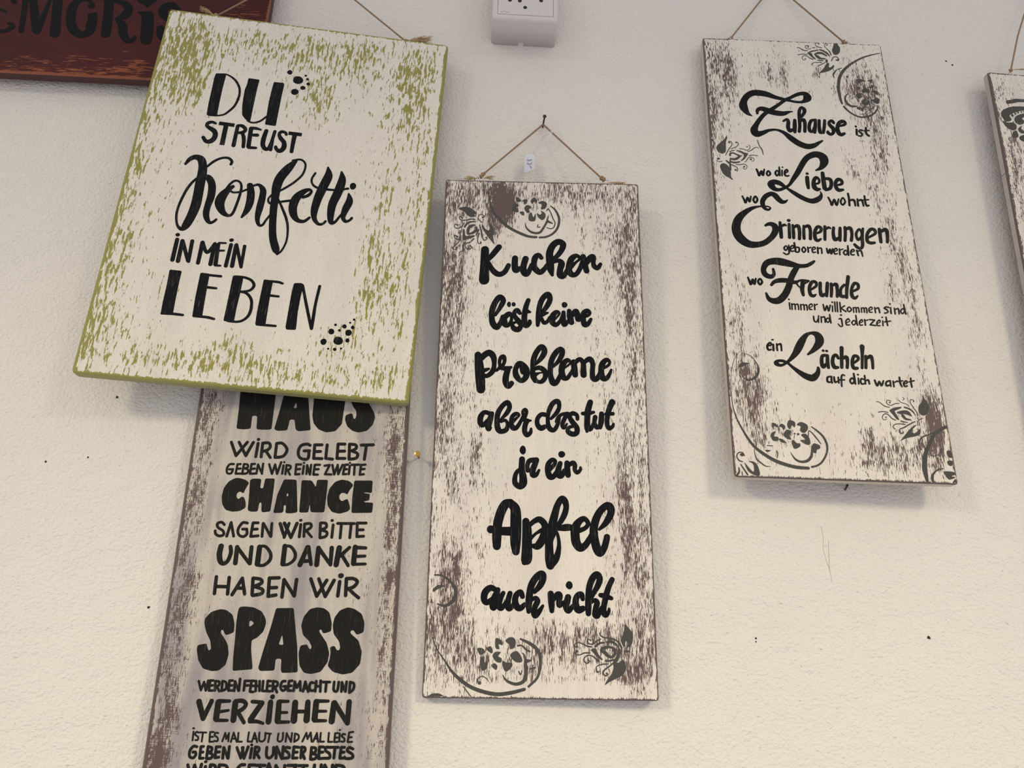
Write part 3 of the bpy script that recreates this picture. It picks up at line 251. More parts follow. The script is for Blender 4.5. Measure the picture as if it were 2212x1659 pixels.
ZUHAUSE_PAINT = [
 ('painted_word','painted word Zuhause with swash Z','s -5496,15139,111 -5977,15493,533 -6360,16354,978 -6263,17150,772 -5831,17874,729 -5231,18308,783 -4544,18379,842 -3648,18243,771 -2700,17856,558 -1742,17601,442 -1004,17431,345 -263,17298,342 424,17378,408 928,17870,961 830,18383,784 390,18523,514 -237,18313,465 -961,17874,402 -1599,17515,425 -2418,16803,415 -3308,16082,499 -4033,15494,483 -4616,14777,505 -5131,13930,592 -5413,13191,868 -5194,12705,847 -4476,12892,575 -3780,13241,389 -2955,13352,296 -2170,13027,459 -1426,12297,706 -608,11619,750 240,11284,729 991,11426,597 1627,11856,358 2010,12116,212;s -4892,15499,296 -4818,15946,430 -4424,16187,577 -3837,16029,720 -3260,15779,738 -2525,15630,715 -1925,15640,604 -1381,15850,343 -907,15947,128;s -2062,14577,253 -1626,14854,338 -1514,14466,431 -1612,13823,462 -1478,13285,462 -1088,13485,393;s -775,14775,375 -857,13950,480 -915,13131,345;s -430,13244,382 -297,13976,373 -223,15076,424 -152,16001,384 114,16552,349 427,16307,464 379,15842,395 21,15272,330;s -148,14713,385 204,14867,467 316,14369,414 188,13273,372;s 1512,14883,361 1052,14770,389 749,14025,382 772,13391,427 1045,13313,313 1338,13962,291;s 1554,14931,328 1412,13965,414 1277,13188,353;s 1957,14858,361 1871,14078,381 1893,13262,456 2154,13275,366;s 2572,14887,341 2422,14013,368 2233,13188,336;s 3531,14594,357 3376,14861,416 3058,14700,339 3052,14316,428 3400,13786,500 3336,13239,362 3015,13026,403 2757,13230,391 2775,13394,299;s 4041,14180,266 4661,14373,335 4846,14674,329 4571,14863,460 4128,14595,450 3874,13899,461 3933,13267,529 4201,13027,463 4556,13206,340'),
 ('painted_word','small painted word ist','e 5961,14225,135,148;s 5991,13817,258 5931,13108,257;s 6662,13712,207 6412,13791,175 6233,13556,196 6497,13297,224 6456,12979,188 6120,12963,219;s 7050,14121,200 7019,13321,263 7254,13016,273;s 6843,13675,182 7373,13745,182'),
 ('painted_word','small painted words wo die','s -5574,8019,238 -5431,7550,268 -5350,7209,251 -5061,7826,243 -4950,7244,268 -4737,8057,185;r -4318,7877,200 -4516,7505,233 -4372,7253,225 -4131,7522,239;r -3368,7963,188 -3579,7634,233 -3430,7278,226 -3194,7651,202;s -3095,8418,178 -3105,7828,236 -3124,7310,206;e -2733,8408,102,105;s -2820,8014,189 -2884,7320,189;s -2602,7635,160 -2218,7868,187 -2302,8124,210 -2531,7854,241 -2550,7422,256 -2346,7284,212 -2158,7353,200'),
 ('painted_word','painted word Liebe with swash L','s 874,8173,192 1481,8548,522 1874,9263,916 1814,9900,1015 1304,10247,855 710,10176,759 2,9703,667 -601,8801,633 -1135,7822,600 -1648,7024,501 -2158,6231,336 -2627,5835,346 -3304,5508,404 -3869,5601,570 -4166,6141,809 -3791,6473,643 -3228,6328,578 -2760,5948,398 -2461,5698,294 -1828,5193,484 -1094,4661,554 -347,4291,572 220,4249,642 829,4595,577 1110,5071,309 1054,5465,108;e -133,7703,175,166;s -183,7227,427 -214,6583,459 -196,5859,343;s 523,6402,250 970,6534,269 1087,6941,286 795,7246,401 473,6742,438 467,6016,554 738,5731,527 1017,5786,286;s 1549,7849,419 1544,6833,493 1561,5895,493;s 1759,7143,353 2258,7080,437 2353,6527,407 2139,5921,391 1672,5730,406;s 2821,6335,249 3457,6534,327 3487,6964,389 3143,7102,437 2806,6633,394 2822,6037,450 3074,5734,476 3514,5813,304'),
 ('painted_word','small painted word wohnt','s 1813,4765,209 2002,4227,253 2095,3797,241 2431,4540,238 2596,3819,267 2903,4603,180;r 3370,4792,194 3093,4276,229 3245,3881,220 3567,4297,226;s 3994,5326,256 4018,4652,251 3969,3854,248;s 4105,4488,232 4473,4572,298 4591,4258,264 4595,3840,208;s 4917,4692,207 4896,3854,250;s 4998,4486,194 5336,4610,263 5438,4296,233 5464,3837,196;s 5723,5107,224 5726,4308,243 5817,3911,274 6035,3946,217;s 5513,4593,169 6094,4660,186'),
 ('painted_word','small painted word wo before the swash E','s -7377,4524,188 -7212,4070,250 -7083,3700,242 -6832,4380,229 -6660,3844,258 -6464,4523,196;r -5977,4545,241 -6225,4114,243 -6048,3745,235 -5796,4133,242'),
 ('painted_word','painted word Erinnerungen with swash E','s -2600,4233,151 -2871,4011,357 -3227,4012,568 -3556,4316,621 -3872,4764,649 -4286,4940,553 -4887,4593,550 -5252,3990,530 -5266,3488,498 -5087,3080,383 -4746,2929,282 -4500,3148,189 -4747,3328,187 -5421,3331,219;s -5066,3330,167 -5780,3282,246 -6511,3017,439 -7260,2488,626 -7912,1800,816 -8281,884,916 -8275,-8,985 -7858,-796,1009 -7132,-1325,868 -6300,-1369,701 -5442,-1093,629 -4686,-418,619 -4234,329,684 -4219,898,697 -4546,1169,554 -4899,1154,399 -5210,977,275;s -3642,1429,316 -3656,516,415 -3668,-374,385;s -3509,970,273 -3211,1146,322 -3042,1071,219;e -2700,1700,213,182;s -2708,1249,328 -2763,311,355 -2809,-377,353;s -2332,1143,288 -2341,330,372 -2377,-399,341;s -2254,861,275 -1808,1101,404 -1690,520,376 -1793,-494,351;s -1173,1112,283 -1257,295,340 -1297,-433,327;s -1119,951,282 -680,1117,404 -541,570,363 -648,-445,352;s -77,185,228 519,494,309 602,928,366 264,1052,370 -85,427,385 -124,-382,421 117,-613,360 455,-398,222;s 1046,1127,326 954,310,339 868,-460,324;s 1040,760,267 1422,1021,286 1607,923,203;s 1949,1019,323 1827,267,361 1922,-415,449 2333,-196,301;s 2632,1016,325 2522,216,380 2437,-497,338;s 3156,1096,358 3097,322,339 2963,-491,335;s 3232,855,277 3680,1062,424 3799,433,347 3631,-462,347;r 4655,974,246 4240,371,291 4345,-351,301 4827,235,275;s 5032,1055,252 4823,-8,352 4740,-976,357 4493,-1370,317 4161,-1241,383 3921,-931,328'),
 ('painted_word',None,'s 5482,-6,265 6242,482,309 6238,920,394 5852,995,382 5387,354,351 5318,-466,399 5631,-660,394 6030,-616,309;s 6769,1035,393 6737,230,392 6716,-496,375;s 6933,786,343 7443,1037,443 7534,447,376 7387,-486,332'),
 ('painted_word','small painted words geboren werden','r -3282,-1394,172 -3503,-1654,202 -3373,-1935,180 -3141,-1639,186;s -2983,-1291,159 -3018,-1902,205 -3052,-2260,183 -3339,-2406,181 -3596,-2239,184;s -2806,-1732,134 -2474,-1539,167 -2594,-1319,180 -2846,-1581,183 -2815,-1983,199 -2517,-1970,162;s -2382,-995,211 -2355,-1515,227 -2330,-2051,210;s -2198,-1509,185 -1932,-1587,206 -2016,-2038,183 -2256,-2093,176;r -1449,-1459,183 -1656,-1799,190 -1498,-2087,180 -1279,-1783,184;s -1020,-1476,193 -1024,-2040,192;s -951,-1563,155 -705,-1463,155;s -639,-1800,118 -251,-1605,138 -346,-1403,163 -589,-1619,168 -556,-2047,181 -271,-2008,143;s 3,-1433,191 -34,-2132,207;s 66,-1573,159 347,-1508,185 388,-1846,179 374,-2115,175;s 932,-1527,185 1027,-2069,239 1278,-1584,204 1346,-2144,229 1559,-1528,167;s 1572,-1885,119 2008,-1705,138 1918,-1467,183 1671,-1702,183 1700,-2129,182 1985,-2091,143;s 2265,-1515,176 2221,-2214,175;s 2327,-1656,135 2617,-1518,152;r 2875,-1651,168 2644,-1947,189 2807,-2207,180 3052,-1929,169;s 3176,-1117,192 3140,-1729,224 3118,-2221,208;s 3357,-1871,120 3767,-1720,139 3692,-1508,165 3431,-1716,181 3416,-2146,181 3713,-2151,164;s 4054,-1618,201 4133,-2222,201;s 4161,-1703,161 4480,-1654,205 4549,-2026,185 4577,-2292,150'),
 ('painted_word','small painted word wo before the swash F','s -7534,-5263,198 -7381,-5777,280 -7288,-6049,249 -7049,-5460,243 -6940,-6017,269 -6734,-5360,196;r -6311,-5360,211 -6531,-5698,247 -6367,-6036,245 -6126,-5724,243'),
 ('painted_word','painted word Freunde with swash F','s -4862,-4192,286 -4839,-4803,375 -5210,-5079,525 -5729,-4840,612 -5855,-4234,565 -5461,-3515,668 -4741,-3264,775 -3968,-3301,886 -2980,-3524,726 -2145,-3709,502 -1362,-3632,429 -784,-3299,373 -527,-3085,254;s -5201,-6031,305 -4878,-5672,402 -4322,-5476,534 -3552,-5461,531 -2800,-5629,437 -2319,-5436,199;s -2350,-3823,528 -2808,-4543,629 -3194,-5342,628 -3471,-6217,684 -3936,-7093,715 -4527,-7713,723 -5072,-7846,674 -5585,-7629,483 -5821,-7000,232;s -2620,-5751,225 -2389,-6129,178 -2085,-6160,264;s -2478,-5486,221 -2004,-5362,261 -1315,-5394,194;s -1946,-5550,457 -2112,-6419,449 -2062,-7059,318;s -1810,-5717,242 -1360,-5456,210;s -1270,-6427,266 -646,-5971,283 -638,-5539,355 -1022,-5538,369 -1363,-6216,349 -1312,-6968,402 -1036,-7102,362 -775,-6946,175;s -184,-5607,356 -265,-6342,362 -201,-7008,441 216,-6837,311;s 548,-5593,367 428,-6314,382 304,-7072,304;s 927,-5647,313 890,-6294,355 760,-7087,304;s 1017,-5859,247 1422,-5687,413 1468,-6271,345 1371,-7088,307;s 2263,-5721,300 1864,-6168,296 1732,-6945,422 2178,-7055,355;s 2766,-4763,396 2594,-5534,380 2447,-6230,352 2318,-7160,322;s 3021,-6421,271 3599,-6096,296 3647,-5603,368 3287,-5531,354 2933,-6210,330 2895,-6940,414 3155,-7185,363 3480,-6916,168'),
 ('painted_word','small painted words immer willkommen sind','e -3579,-7602,111,95;s -3575,-7997,156 -3556,-8681,173;s -3329,-8081,155 -3349,-8719,154;s -3299,-8202,125 -3078,-8099,156 -3016,-8331,157 -3036,-8706,154;s -2960,-8188,126 -2741,-8104,156 -2687,-8411,157 -2700,-8711,154;s -2449,-8139,156 -2449,-8729,155;s -2414,-8213,127 -2152,-8127,156 -2120,-8388,157 -2128,-8716,155;s -2080,-8246,125 -1858,-8143,156 -1824,-8470,157 -1835,-8732,154;s -1640,-8481,105 -1281,-8279,114 -1339,-8028,155 -1596,-8226,147 -1594,-8601,169 -1364,-8657,135;s -1045,-8044,155 -1068,-8645,172;s -972,-8154,123 -748,-8032,141;s -158,-8045,161 -66,-8725,194 210,-8152,173 310,-8757,184 557,-8072,147;e 789,-7752,102,95;s 758,-8158,137 711,-8787,154;s 1038,-7714,156 998,-8775,155;s 1277,-7704,155 1215,-8794,154;s 1552,-7740,156 1526,-8800,173;s 1989,-8108,151 1659,-8393,142 2040,-8733,195;r 2440,-8221,146 2210,-8511,171 2392,-8747,150 2637,-8475,163;s 2858,-8260,138 2833,-8794,138;s 2893,-8315,129 3110,-8268,151 3104,-8783,156;s 3190,-8302,129 3365,-8258,151 3383,-8772,158;s 3660,-8265,139 3637,-8761,138;s 3695,-8319,111 3912,-8273,152 3909,-8750,157;s 3992,-8307,110 4167,-8263,150 4165,-8786,157;s 4380,-8563,104 4745,-8361,113 4690,-8138,155 4428,-8327,145 4423,-8683,155 4697,-8718,135;s 5024,-8171,158 5030,-8751,158;s 5105,-8318,126 5399,-8212,176 5454,-8734,161;s 6469,-8112,156 6180,-8068,167 5981,-8217,163 6221,-8376,195 6291,-8653,144 5956,-8760,163;e 6629,-7701,94,96;s 6634,-8143,157 6602,-8781,156;s 7009,-8184,158 7003,-8811,158;s 7120,-8292,129 7400,-8224,174 7401,-8795,158;r 7854,-8187,146 7602,-8460,151 7728,-8753,153 7999,-8462,146;s 8009,-7711,162 8053,-8441,161 8080,-8767,180'),
 ('painted_word','small painted words und jederzeit','s -1275,-9398,156 -1260,-9888,183 -1048,-10018,155 -840,-9640,129;s -764,-9331,152 -843,-10056,151;s -521,-9414,154 -549,-10044,153;s -492,-9533,125 -187,-9428,171 -170,-10029,156;r 155,-9526,146 -58,-9775,151 81,-10028,150 294,-9779,146;s 366,-9146,156 372,-9684,174 394,-10071,174;e 1509,-9155,118,103;s 1262,-9601,147 1477,-9565,171 1507,-10008,174 1507,-10358,144 1292,-10403,154 1112,-10162,133;s 1884,-10011,104 2286,-9810,112 2193,-9545,170 1926,-9806,162 1936,-10202,172 2236,-10209,132;r 2736,-9699,146 2492,-9968,151 2656,-10201,149 2897,-9951,146;s 3001,-9132,156 2993,-9855,174 3032,-10204,177;s 3273,-9955,104 3586,-9803,112 3531,-9584,165 3260,-9863,146 3301,-10193,154 3541,-10156,128;s 3826,-9572,174 3832,-10172,174;s 3896,-9680,125 4160,-9586,143;l 4334,-9542,171 4835,-9568,155 4298,-10125,156 4836,-10177,171;s 4989,-9978,103 5352,-9778,112 5298,-9558,166 5026,-9828,144 5021,-10170,154 5299,-10159,131;e 5636,-9239,93,94;s 5624,-9629,138 5591,-10165,154;s 6021,-9195,158 6030,-9732,176 6057,-10128,159;s 5818,-9741,147 6423,-9624,147'),
 ('painted_word','small painted word ein','s -6233,-12886,137 -5802,-12689,177 -5908,-12477,212 -6200,-12795,226 -6154,-13224,239 -5848,-13212,181;e -5631,-12149,141,91;s -5610,-12663,218 -5633,-13293,217;s -5256,-12586,186 -5253,-13278,185;s -5183,-12691,156 -4883,-12571,225 -4831,-12902,187 -4841,-13280,184'),
 ('painted_word','painted word Lächeln with swash L','s -2276,-13590,211 -1671,-13092,482 -1083,-12393,794 -956,-11845,870 -1199,-11400,686 -1725,-11266,310 -2252,-11533,459 -2735,-12188,702 -3140,-12925,763 -3534,-13568,603 -4090,-14213,368 -4537,-14603,279 -5052,-14853,302 -5485,-14667,487 -5339,-14413,305 -4844,-14376,310 -4371,-14579,277 -3921,-15003,330 -3318,-15507,495 -2706,-15904,658 -2070,-16054,718 -1575,-15615,515 -1420,-15170,370 -1423,-14976,286;e -726,-13126,149,136;e -382,-13148,158,136;s -452,-13625,317 -874,-13713,347 -1011,-14359,384 -917,-14842,424 -553,-14518,287;s -355,-13639,315 -434,-14336,385 -409,-14910,322;s 672,-13866,311 503,-13561,354 211,-13733,346 61,-14317,386 174,-14825,443 514,-14856,308;s 1135,-12756,416 1016,-13746,365 902,-14832,347;s 1124,-13875,291 1485,-13745,432 1529,-14259,335 1433,-14838,327;s 2094,-14343,258 2593,-13969,281 2594,-13639,357 2244,-13608,333 2000,-14241,345 2056,-14840,386 2414,-14862,326;s 3190,-12539,502 3095,-13396,332 2893,-14825,280;s 3426,-13580,348 3346,-14188,314 3266,-14793,313;s 3523,-13781,263 3909,-13543,398 4002,-14073,325 3946,-14802,284'),
 ('painted_word','small painted words auf dich wartet','s -337,-15847,185 -617,-15945,202 -665,-16365,229 -446,-16444,200;s -214,-15842,180 -263,-16263,216 -234,-16505,187;s 26,-15876,185 46,-16407,216 299,-16328,152;s 431,-15904,184 419,-16480,183;s 1068,-15687,165 872,-15625,175 725,-15963,195 663,-16817,181;s 522,-16163,159 1013,-16144,159;r 1773,-15922,186 1534,-16211,196 1700,-16509,195 1956,-16220,186;s 1994,-15458,203 2008,-16000,219 2023,-16522,202;e 2391,-15548,115,98;s 2385,-15916,166 2350,-16510,182;s 2901,-16027,165 2682,-15957,177 2563,-16240,183 2652,-16498,203 2884,-16463,156;s 3034,-15628,184 3004,-16484,183;s 3131,-16131,154 3342,-16080,202 3388,-16469,189;s 3954,-16073,195 4122,-16632,218 4389,-16170,177 4530,-16616,205 4808,-16084,155;s 5339,-16072,177 5045,-16249,185 5037,-16597,204 5316,-16525,170;s 5463,-16059,184 5438,-16633,184;s 5743,-16100,169 5744,-16656,186;s 5844,-16244,128 6156,-16058,160;s 6417,-15672,186 6411,-16266,207 6521,-16627,178;s 6188,-16118,138 6692,-16020,138;s 6740,-16358,114 7117,-16178,137 7020,-16007,155 6755,-16253,172 6788,-16582,186 7061,-16545,139;s 7513,-15717,167 7476,-16225,186 7494,-16641,171;s 7289,-16119,135 7801,-15968,152'),
 ('painted_flower','grey stencilled bud flower at the top edge','o 4926,26145 5224,26190 5355,25806 5536,25366 5397,24688 5006,24334 4667,24429 4561,25018 4769,25552;o 3821,23131 3971,22918 3920,22477 4153,22488 4482,22834 4501,22505 4168,22124 3613,21806 2782,21583 3191,22149 3472,22601;p 3714,23715 3922,23504 3813,23057 3539,23191;s 1699,24429,138 2195,24714,186 2917,24921,146;p 1586,24460 2167,24452 2186,24083 2593,23549 2360,23537 1894,24068;s 3157,24985,199 3601,24784,258 3969,24431,250 4165,24107,114;s 2440,24280,112 2870,24487,295 3334,24473,306 3818,24127,181;s 2494,24246,147 2754,23963,372 3076,23720,274 3593,23672,181;s 2754,23431,150 3330,23401,150;s 524,25189,91 784,25165,92 1160,24848,122 1676,24762,107;s 2310,25242,75 2547,25276,135;s 2122,25120,73 1821,25030,77 1492,25238,70 1578,25504,68 1872,25519,90 1789,25290,126;s 3396,25296,92 2913,25421,92 2685,25747,66 2794,25940,72 3147,25958,77 3101,25805,126;s 4357,24265,131 4242,24779,126 3841,25356,71 3765,25726,58 3968,25962,74 4127,25819,63 3997,25700,130;s 1588,24201,106 1099,24251,105 504,24110,102;s 2185,23528,136 1855,23696,120 1481,24010,91 1131,23993,81 951,23652,72 1124,23365,76 1373,23525,57 1242,23666,73;s 3127,23134,104 2603,23108,88 2129,23011,81 1920,22671,58;s 3530,23117,94 3094,22838,108 2659,22561,94;s 4317,23413,114 4548,23904,100 4912,24033,122 5173,23787,108 5084,23525,195 4884,23552,182;s 5355,22401,97 4806,22155,103 4399,21626,197 4278,21330,174 4314,20898,49'),
 ('painted_scroll','grey stencilled vine with blossoms at upper right','s 10077,24802,102 9289,24585,144 8184,24159,209 7114,23515,239 6147,22733,302 5476,21970,350 4957,21002,358 4713,19912,355 4651,18910,332 4704,17923,293 4802,17330,224;s 4950,16917,236 5360,16345,239 5970,15818,215 6665,15540,213 7527,15685,227 8263,16135,202 8756,16855,165 8861,17209,55;s 5627,18745,119 5363,18449,167 5217,17948,214 5376,17393,316 5783,17027,290 6347,17019,186;p 6400,16987 6784,16900 7221,16781 7043,16286 6787,16482 6360,16671;s 7125,16917,98 7699,16979,84;s 6771,15926,96 7177,16014,76 7572,16450,73 7941,16676,87 8386,17047,80 8453,17330,83 8201,17353,87;o 6861,20842 7415,20906 7863,20603 7368,20543 7282,20323 7003,20382;o 8080,20722 8711,20933 8498,20418 8349,20591;o 8397,20091 8743,19893 8397,19661 8013,19786 8368,19874;o 6834,19728 7045,19810 7189,19603 6870,19338;o 7249,19178 7596,19658 7975,19498 8148,19079 7966,19000 7703,19165 7503,18942;o 8330,19159 8813,19361 9171,19058 8950,18692 8712,19036;o 6530,18682 6930,18914 7308,18755 7003,18598 7204,18396 6829,18131 6575,18366;o 8149,18018 8530,18107 8683,18396 9130,18136 8966,17565 8676,17516 8368,17747;o 7084,17685 7263,17975 7625,18134 7474,17634 7825,17932 7968,17728 7741,17296 7176,17304;e 5837,21153,127,132'),
 ('painted_flower','grey stencilled bud flower at the left edge','o -8503,12360 -8493,11956 -8655,11457 -8712,10610 -8800,10120 -9144,9884 -9358,9962 -9569,10085 -9746,10474 -9663,10921 -9346,11292 -8954,11667 -8672,12038;o -9502,8294 -9302,8586 -9009,8621 -8729,8460 -8535,8121 -8389,7609 -8398,6963 -8241,6627 -8320,6538 -8627,6781 -9007,7021 -9274,7353 -9457,7863;e -9624,9226,164,123;s -9774,9153,53 -9754,8892,59 -9506,8794,70 -9244,8915,84;s -8317,9702,216 -8262,9969,197 -7966,10027,179 -7612,9867,179 -7262,9663,268 -7000,9763,60;s -7266,9619,238 -7654,9294,290 -8023,9212,265 -8308,9308,178;p -7553,10443 -7137,10374 -6717,10128 -6283,10060 -6494,9698 -6743,9292 -7130,8990 -7234,9051 -6916,9416 -6780,9773 -6980,10028 -7297,10190 -7581,10309;s -8265,8873,178 -7872,8782,220 -7355,8893,173;s -8322,10164,82 -8054,10331,112 -7798,10343,89;s -8305,9352,109 -8387,8693,182 -8411,7824,220;s -8767,8981,172 -8496,8688,215;s -8811,9680,73 -8620,10085,95 -8366,10582,96 -8081,10994,94 -8017,11398,78 -8188,11568,91 -8379,11470,109 -8239,11365,161;s -8169,10525,66 -7919,10691,83 -7539,10886,88 -7332,11207,72 -7387,11472,79 -7569,11485,123 -7522,11376,107;s -7229,10613,81 -6900,10606,81 -6434,10472,80 -6125,10686,68 -6045,11000,70 -6197,11170,61;e -6363,10918,92,67;s -6375,10298,77 -6035,10424,90 -5643,10752,90 -5338,10899,71 -5091,10778,63;s -6236,9732,94 -5899,9835,88 -5281,9798,71;s -6811,8874,63 -6617,9036,82 -6368,9441,86 -6030,9566,80 -5753,9381,66 -5814,9072,54 -6030,9106,53;e -6087,9300,128,110;s -7745,8526,88 -7272,8548,96 -6902,8630,89 -6591,8427,73 -6654,8077,66 -6881,7958,71 -7048,8146,60;e -6892,8283,109,114;s -8362,8520,133 -8011,8362,106 -7699,8159,93 -7615,7817,80 -7755,7637,59;e -7849,7828,124,113;s -10305,11827,131 -10063,11570,124 -9980,11129,125 -10123,10590,109 -10280,10405,77;s -5168,11865,79 -5025,11136,97 -4775,10615,121 -4684,9957,62'),
 ('painted_scroll','grey stencilled vine with blossoms at lower left','s -8776,-13331,31 -9568,-14396,46 -10004,-16114,47 -10087,-17542,63 -10063,-19193,95 -9769,-20484,146 -9177,-21829,196 -8435,-23071,262 -7587,-23826,312 -6510,-24489,343 -5414,-24877,339 -4454,-25074,334 -3441,-25115,284;s -2709,-21067,119 -2179,-21488,186 -1703,-22030,217 -1448,-22814,221 -1576,-23606,191 -2044,-24405,185 -2542,-24811,190 -3089,-24986,210;s -4956,-23652,49 -4600,-24264,181 -4096,-24518,224 -3482,-24418,265 -3056,-23973,246 -2913,-23341,195;o -2693,-22702 -2174,-22841 -2133,-23155 -2456,-23324 -2566,-23642 -2930,-23499 -2964,-23107;s -3115,-22002,91 -3022,-21480,88 -2735,-21669,118 -2335,-22212,134 -2008,-22716,83;s -8566,-13711,53 -7952,-13989,71 -7450,-14655,103 -7275,-15415,206 -7567,-16104,260 -8228,-16508,168 -8835,-16237,86 -9100,-15571,67;o -9227,-15151 -8878,-14711 -8092,-14766 -8419,-14907 -9075,-15231;o -6449,-20804 -6036,-20909 -5988,-21229 -6285,-21120 -6317,-21482 -6450,-21247;o -5827,-21143 -5531,-20850 -5210,-21120 -5398,-21488 -5565,-21213;o -4933,-20626 -4686,-20455 -4246,-20681 -4332,-21167 -4582,-20976 -4775,-21385 -5018,-21113;o -4115,-20918 -3701,-20620 -3112,-20880 -3124,-21363 -3504,-21698 -3864,-21471 -3746,-21065;o -5478,-21931 -5087,-21436 -4679,-21581 -4906,-21949 -4757,-22381 -5171,-22317;o -3793,-21908 -3358,-21772 -3025,-22238 -3045,-22794 -3466,-22809 -3923,-22430 -3455,-22333;o -4742,-22619 -4570,-22414 -4295,-22721 -3993,-22750 -4025,-23067 -4579,-23284;o -6576,-21812 -6178,-21637 -6374,-22123 -5999,-22189 -6031,-22548 -6490,-22565 -6681,-22135;o -5937,-22346 -5561,-22411 -5285,-22718 -5740,-22695;e -4394,-21795,92,81;e -4069,-21838,123,113;s -7104,-23062,80 -6612,-23083,80;o -7332,-23503 -6803,-23523 -7121,-23692;s -6273,-23543,80 -6188,-23853,108 -6277,-24247,60;s -8353,-23462,47 -8232,-24319,112 -7817,-24770,130 -7389,-25065,97 -6938,-25064,31;e -9533,-24038,190,157;s -9313,-24124,97 -9479,-23817,81 -9861,-23871,103 -10038,-24229,107 -9840,-24611,130 -9508,-24715,80;o -9363,-24788 -8917,-25352 -8565,-25647 -8547,-24952 -8938,-24656 -8415,-24714 -8113,-25168 -8026,-25935 -8514,-25953 -9086,-25589;s -9717,-24994,112 -9450,-25448,144 -9150,-25937,144;s -9928,-25311,107 -9919,-25696,176 -10126,-25972,172;s -9656,-25687,76 -9640,-25978,92'),
 ('painted_flower','grey stencilled bud flower at lower right','o 8312,-17393 8347,-17738 8227,-18120 7861,-18571 7753,-19074 7902,-19440 8243,-19520 8573,-19291 8792,-18848 8783,-18349 8565,-17856;o 7354,-20507 7080,-20579 6680,-20900 6263,-21342 5561,-22155 5938,-21960 6550,-21756 7154,-21612 7534,-21416 7641,-21108 7621,-20865 7416,-21055 7084,-21311 6825,-21290 6906,-20952;p 4889,-19120 5403,-18820 6188,-18697 6135,-18855 5599,-19093 5413,-19162 5768,-19953 5750,-20076 5523,-20023 5140,-19420;s 6446,-18750,146 6922,-18918,174 7230,-19217,146 7409,-19582,52;o 5631,-19278 6370,-19064 6825,-19171 7045,-19658 6709,-19547 6255,-19440 6068,-19509;s 6168,-19629,305 6417,-19928,238 6875,-20003,129;s 5967,-20191,142 6538,-20293,77;s 3796,-18276,52 4113,-18339,80 4535,-18697,93 4992,-18805,92;s 5967,-18393,89 5640,-18406,85 5138,-18612,77 4787,-18376,78 4916,-18089,71 5230,-18171,79;e 5107,-18332,95,76;s 6018,-18047,67 6194,-18260,67 6701,-18428,67 6905,-18639,67;s 6392,-17718,41 6548,-17870,62 6405,-18032,55;s 7587,-19576,87 7556,-19205,91 7257,-18657,79 7086,-18226,75 7189,-17939,70 7472,-18023,81 7394,-18151,100;s 3886,-19344,98 4338,-19265,89 4798,-19340,78;s 5396,-20090,106 5069,-19917,106 4768,-19558,93 4422,-19509,82 4172,-19828,70 4280,-20101,65 4588,-19997,47;e 4523,-19833,89,63;s 6275,-20487,101 5695,-20447,87 5274,-20524,80 5062,-20777,82 5212,-20954,92;s 7260,-20174,92 6755,-20407,114 6111,-20799,125 5673,-20998,87 5628,-21304,129 5849,-21387,120 5989,-21230,76'),
 ('painted_scroll','grey stencilled stem and leaves in lower right corner','s 8021,-19806,80 7638,-20006,77 7472,-20319,69 7463,-20565,72;s 10216,-20554,262 9738,-20786,313 8952,-21302,303 8570,-21862,325 8248,-22417,348 7841,-23151,366 7535,-24172,457 7442,-24942,474 7493,-25874,299;s 9041,-21117,114 8223,-21481,137 7662,-21714,142 7362,-22148,133 7296,-22572,146 7404,-22988,75;s 8195,-23466,87 8592,-23511,70 9159,-23222,64 9287,-22799,79;s 9201,-24702,92 8662,-24839,120 8201,-25207,189 8019,-25623,283 8019,-25972,213;o 9839,-22958 10295,-23001 10296,-23568 9960,-23610 9778,-23319;o 9657,-24036 9972,-23876 10179,-24017 10157,-24313 9823,-24414;o 9180,-24996 9675,-24949 10179,-25018 10311,-25248 10013,-25317 9878,-25439 10213,-25485 9598,-25740 9313,-25401;o 9913,-25904 10183,-25661 10431,-25710 10380,-26003 9888,-26050;p 10223,-24429 10349,-24365 10401,-24893 10123,-24844'),
]
ZUHAUSE_WEAR = '-806,1891,316,703,0.28 804,1773,316,697,0.25 822,84,245,1281,0.2 -866,-1055,208,974,0.18 -753,-1929,267,504,0.25 479,-2297,615,313,0.25 838,-1962,268,548,0.2 -96,2191,427,398,0.15 10,218,541,985,-0.25 62,-1018,512,694,-0.25 -881,2354,134,337,0.6 -766,2091,64,264,0.8 -953,1624,104,380,0.6 -1024,1304,51,309,0.7 -294,2048,106,165,0.45 -145,2121,43,252,0.7 247,2174,43,121,0.9 680,2029,213,328,0.45 796,1708,157,383,0.5 814,1081,77,364,0.6 474,883,61,210,0.6 655,653,100,235,0.4 773,82,73,334,0.45 879,-354,72,322,0.6 704,-576,62,211,0.5 893,-882,70,256,0.4 876,-1287,55,247,0.4 -882,-642,94,313,0.2 -903,-1057,83,202,0.4 -993,579,70,348,0.4 -846,-1696,108,190,0.85 -725,-1691,63,134,0.7 -846,-1979,80,208,0.6 -774,-2184,79,182,0.4 -899,-1505,54,146,0.6 258,-2260,57,172,0.7 335,-2392,262,125,0.4 557,-2361,175,157,0.35 905,-1819,67,188,0.7 912,-2052,67,230,1.1 812,-2262,97,158,0.6 903,-2371,66,134,0.5 -513,-2197,176,136,0.25'
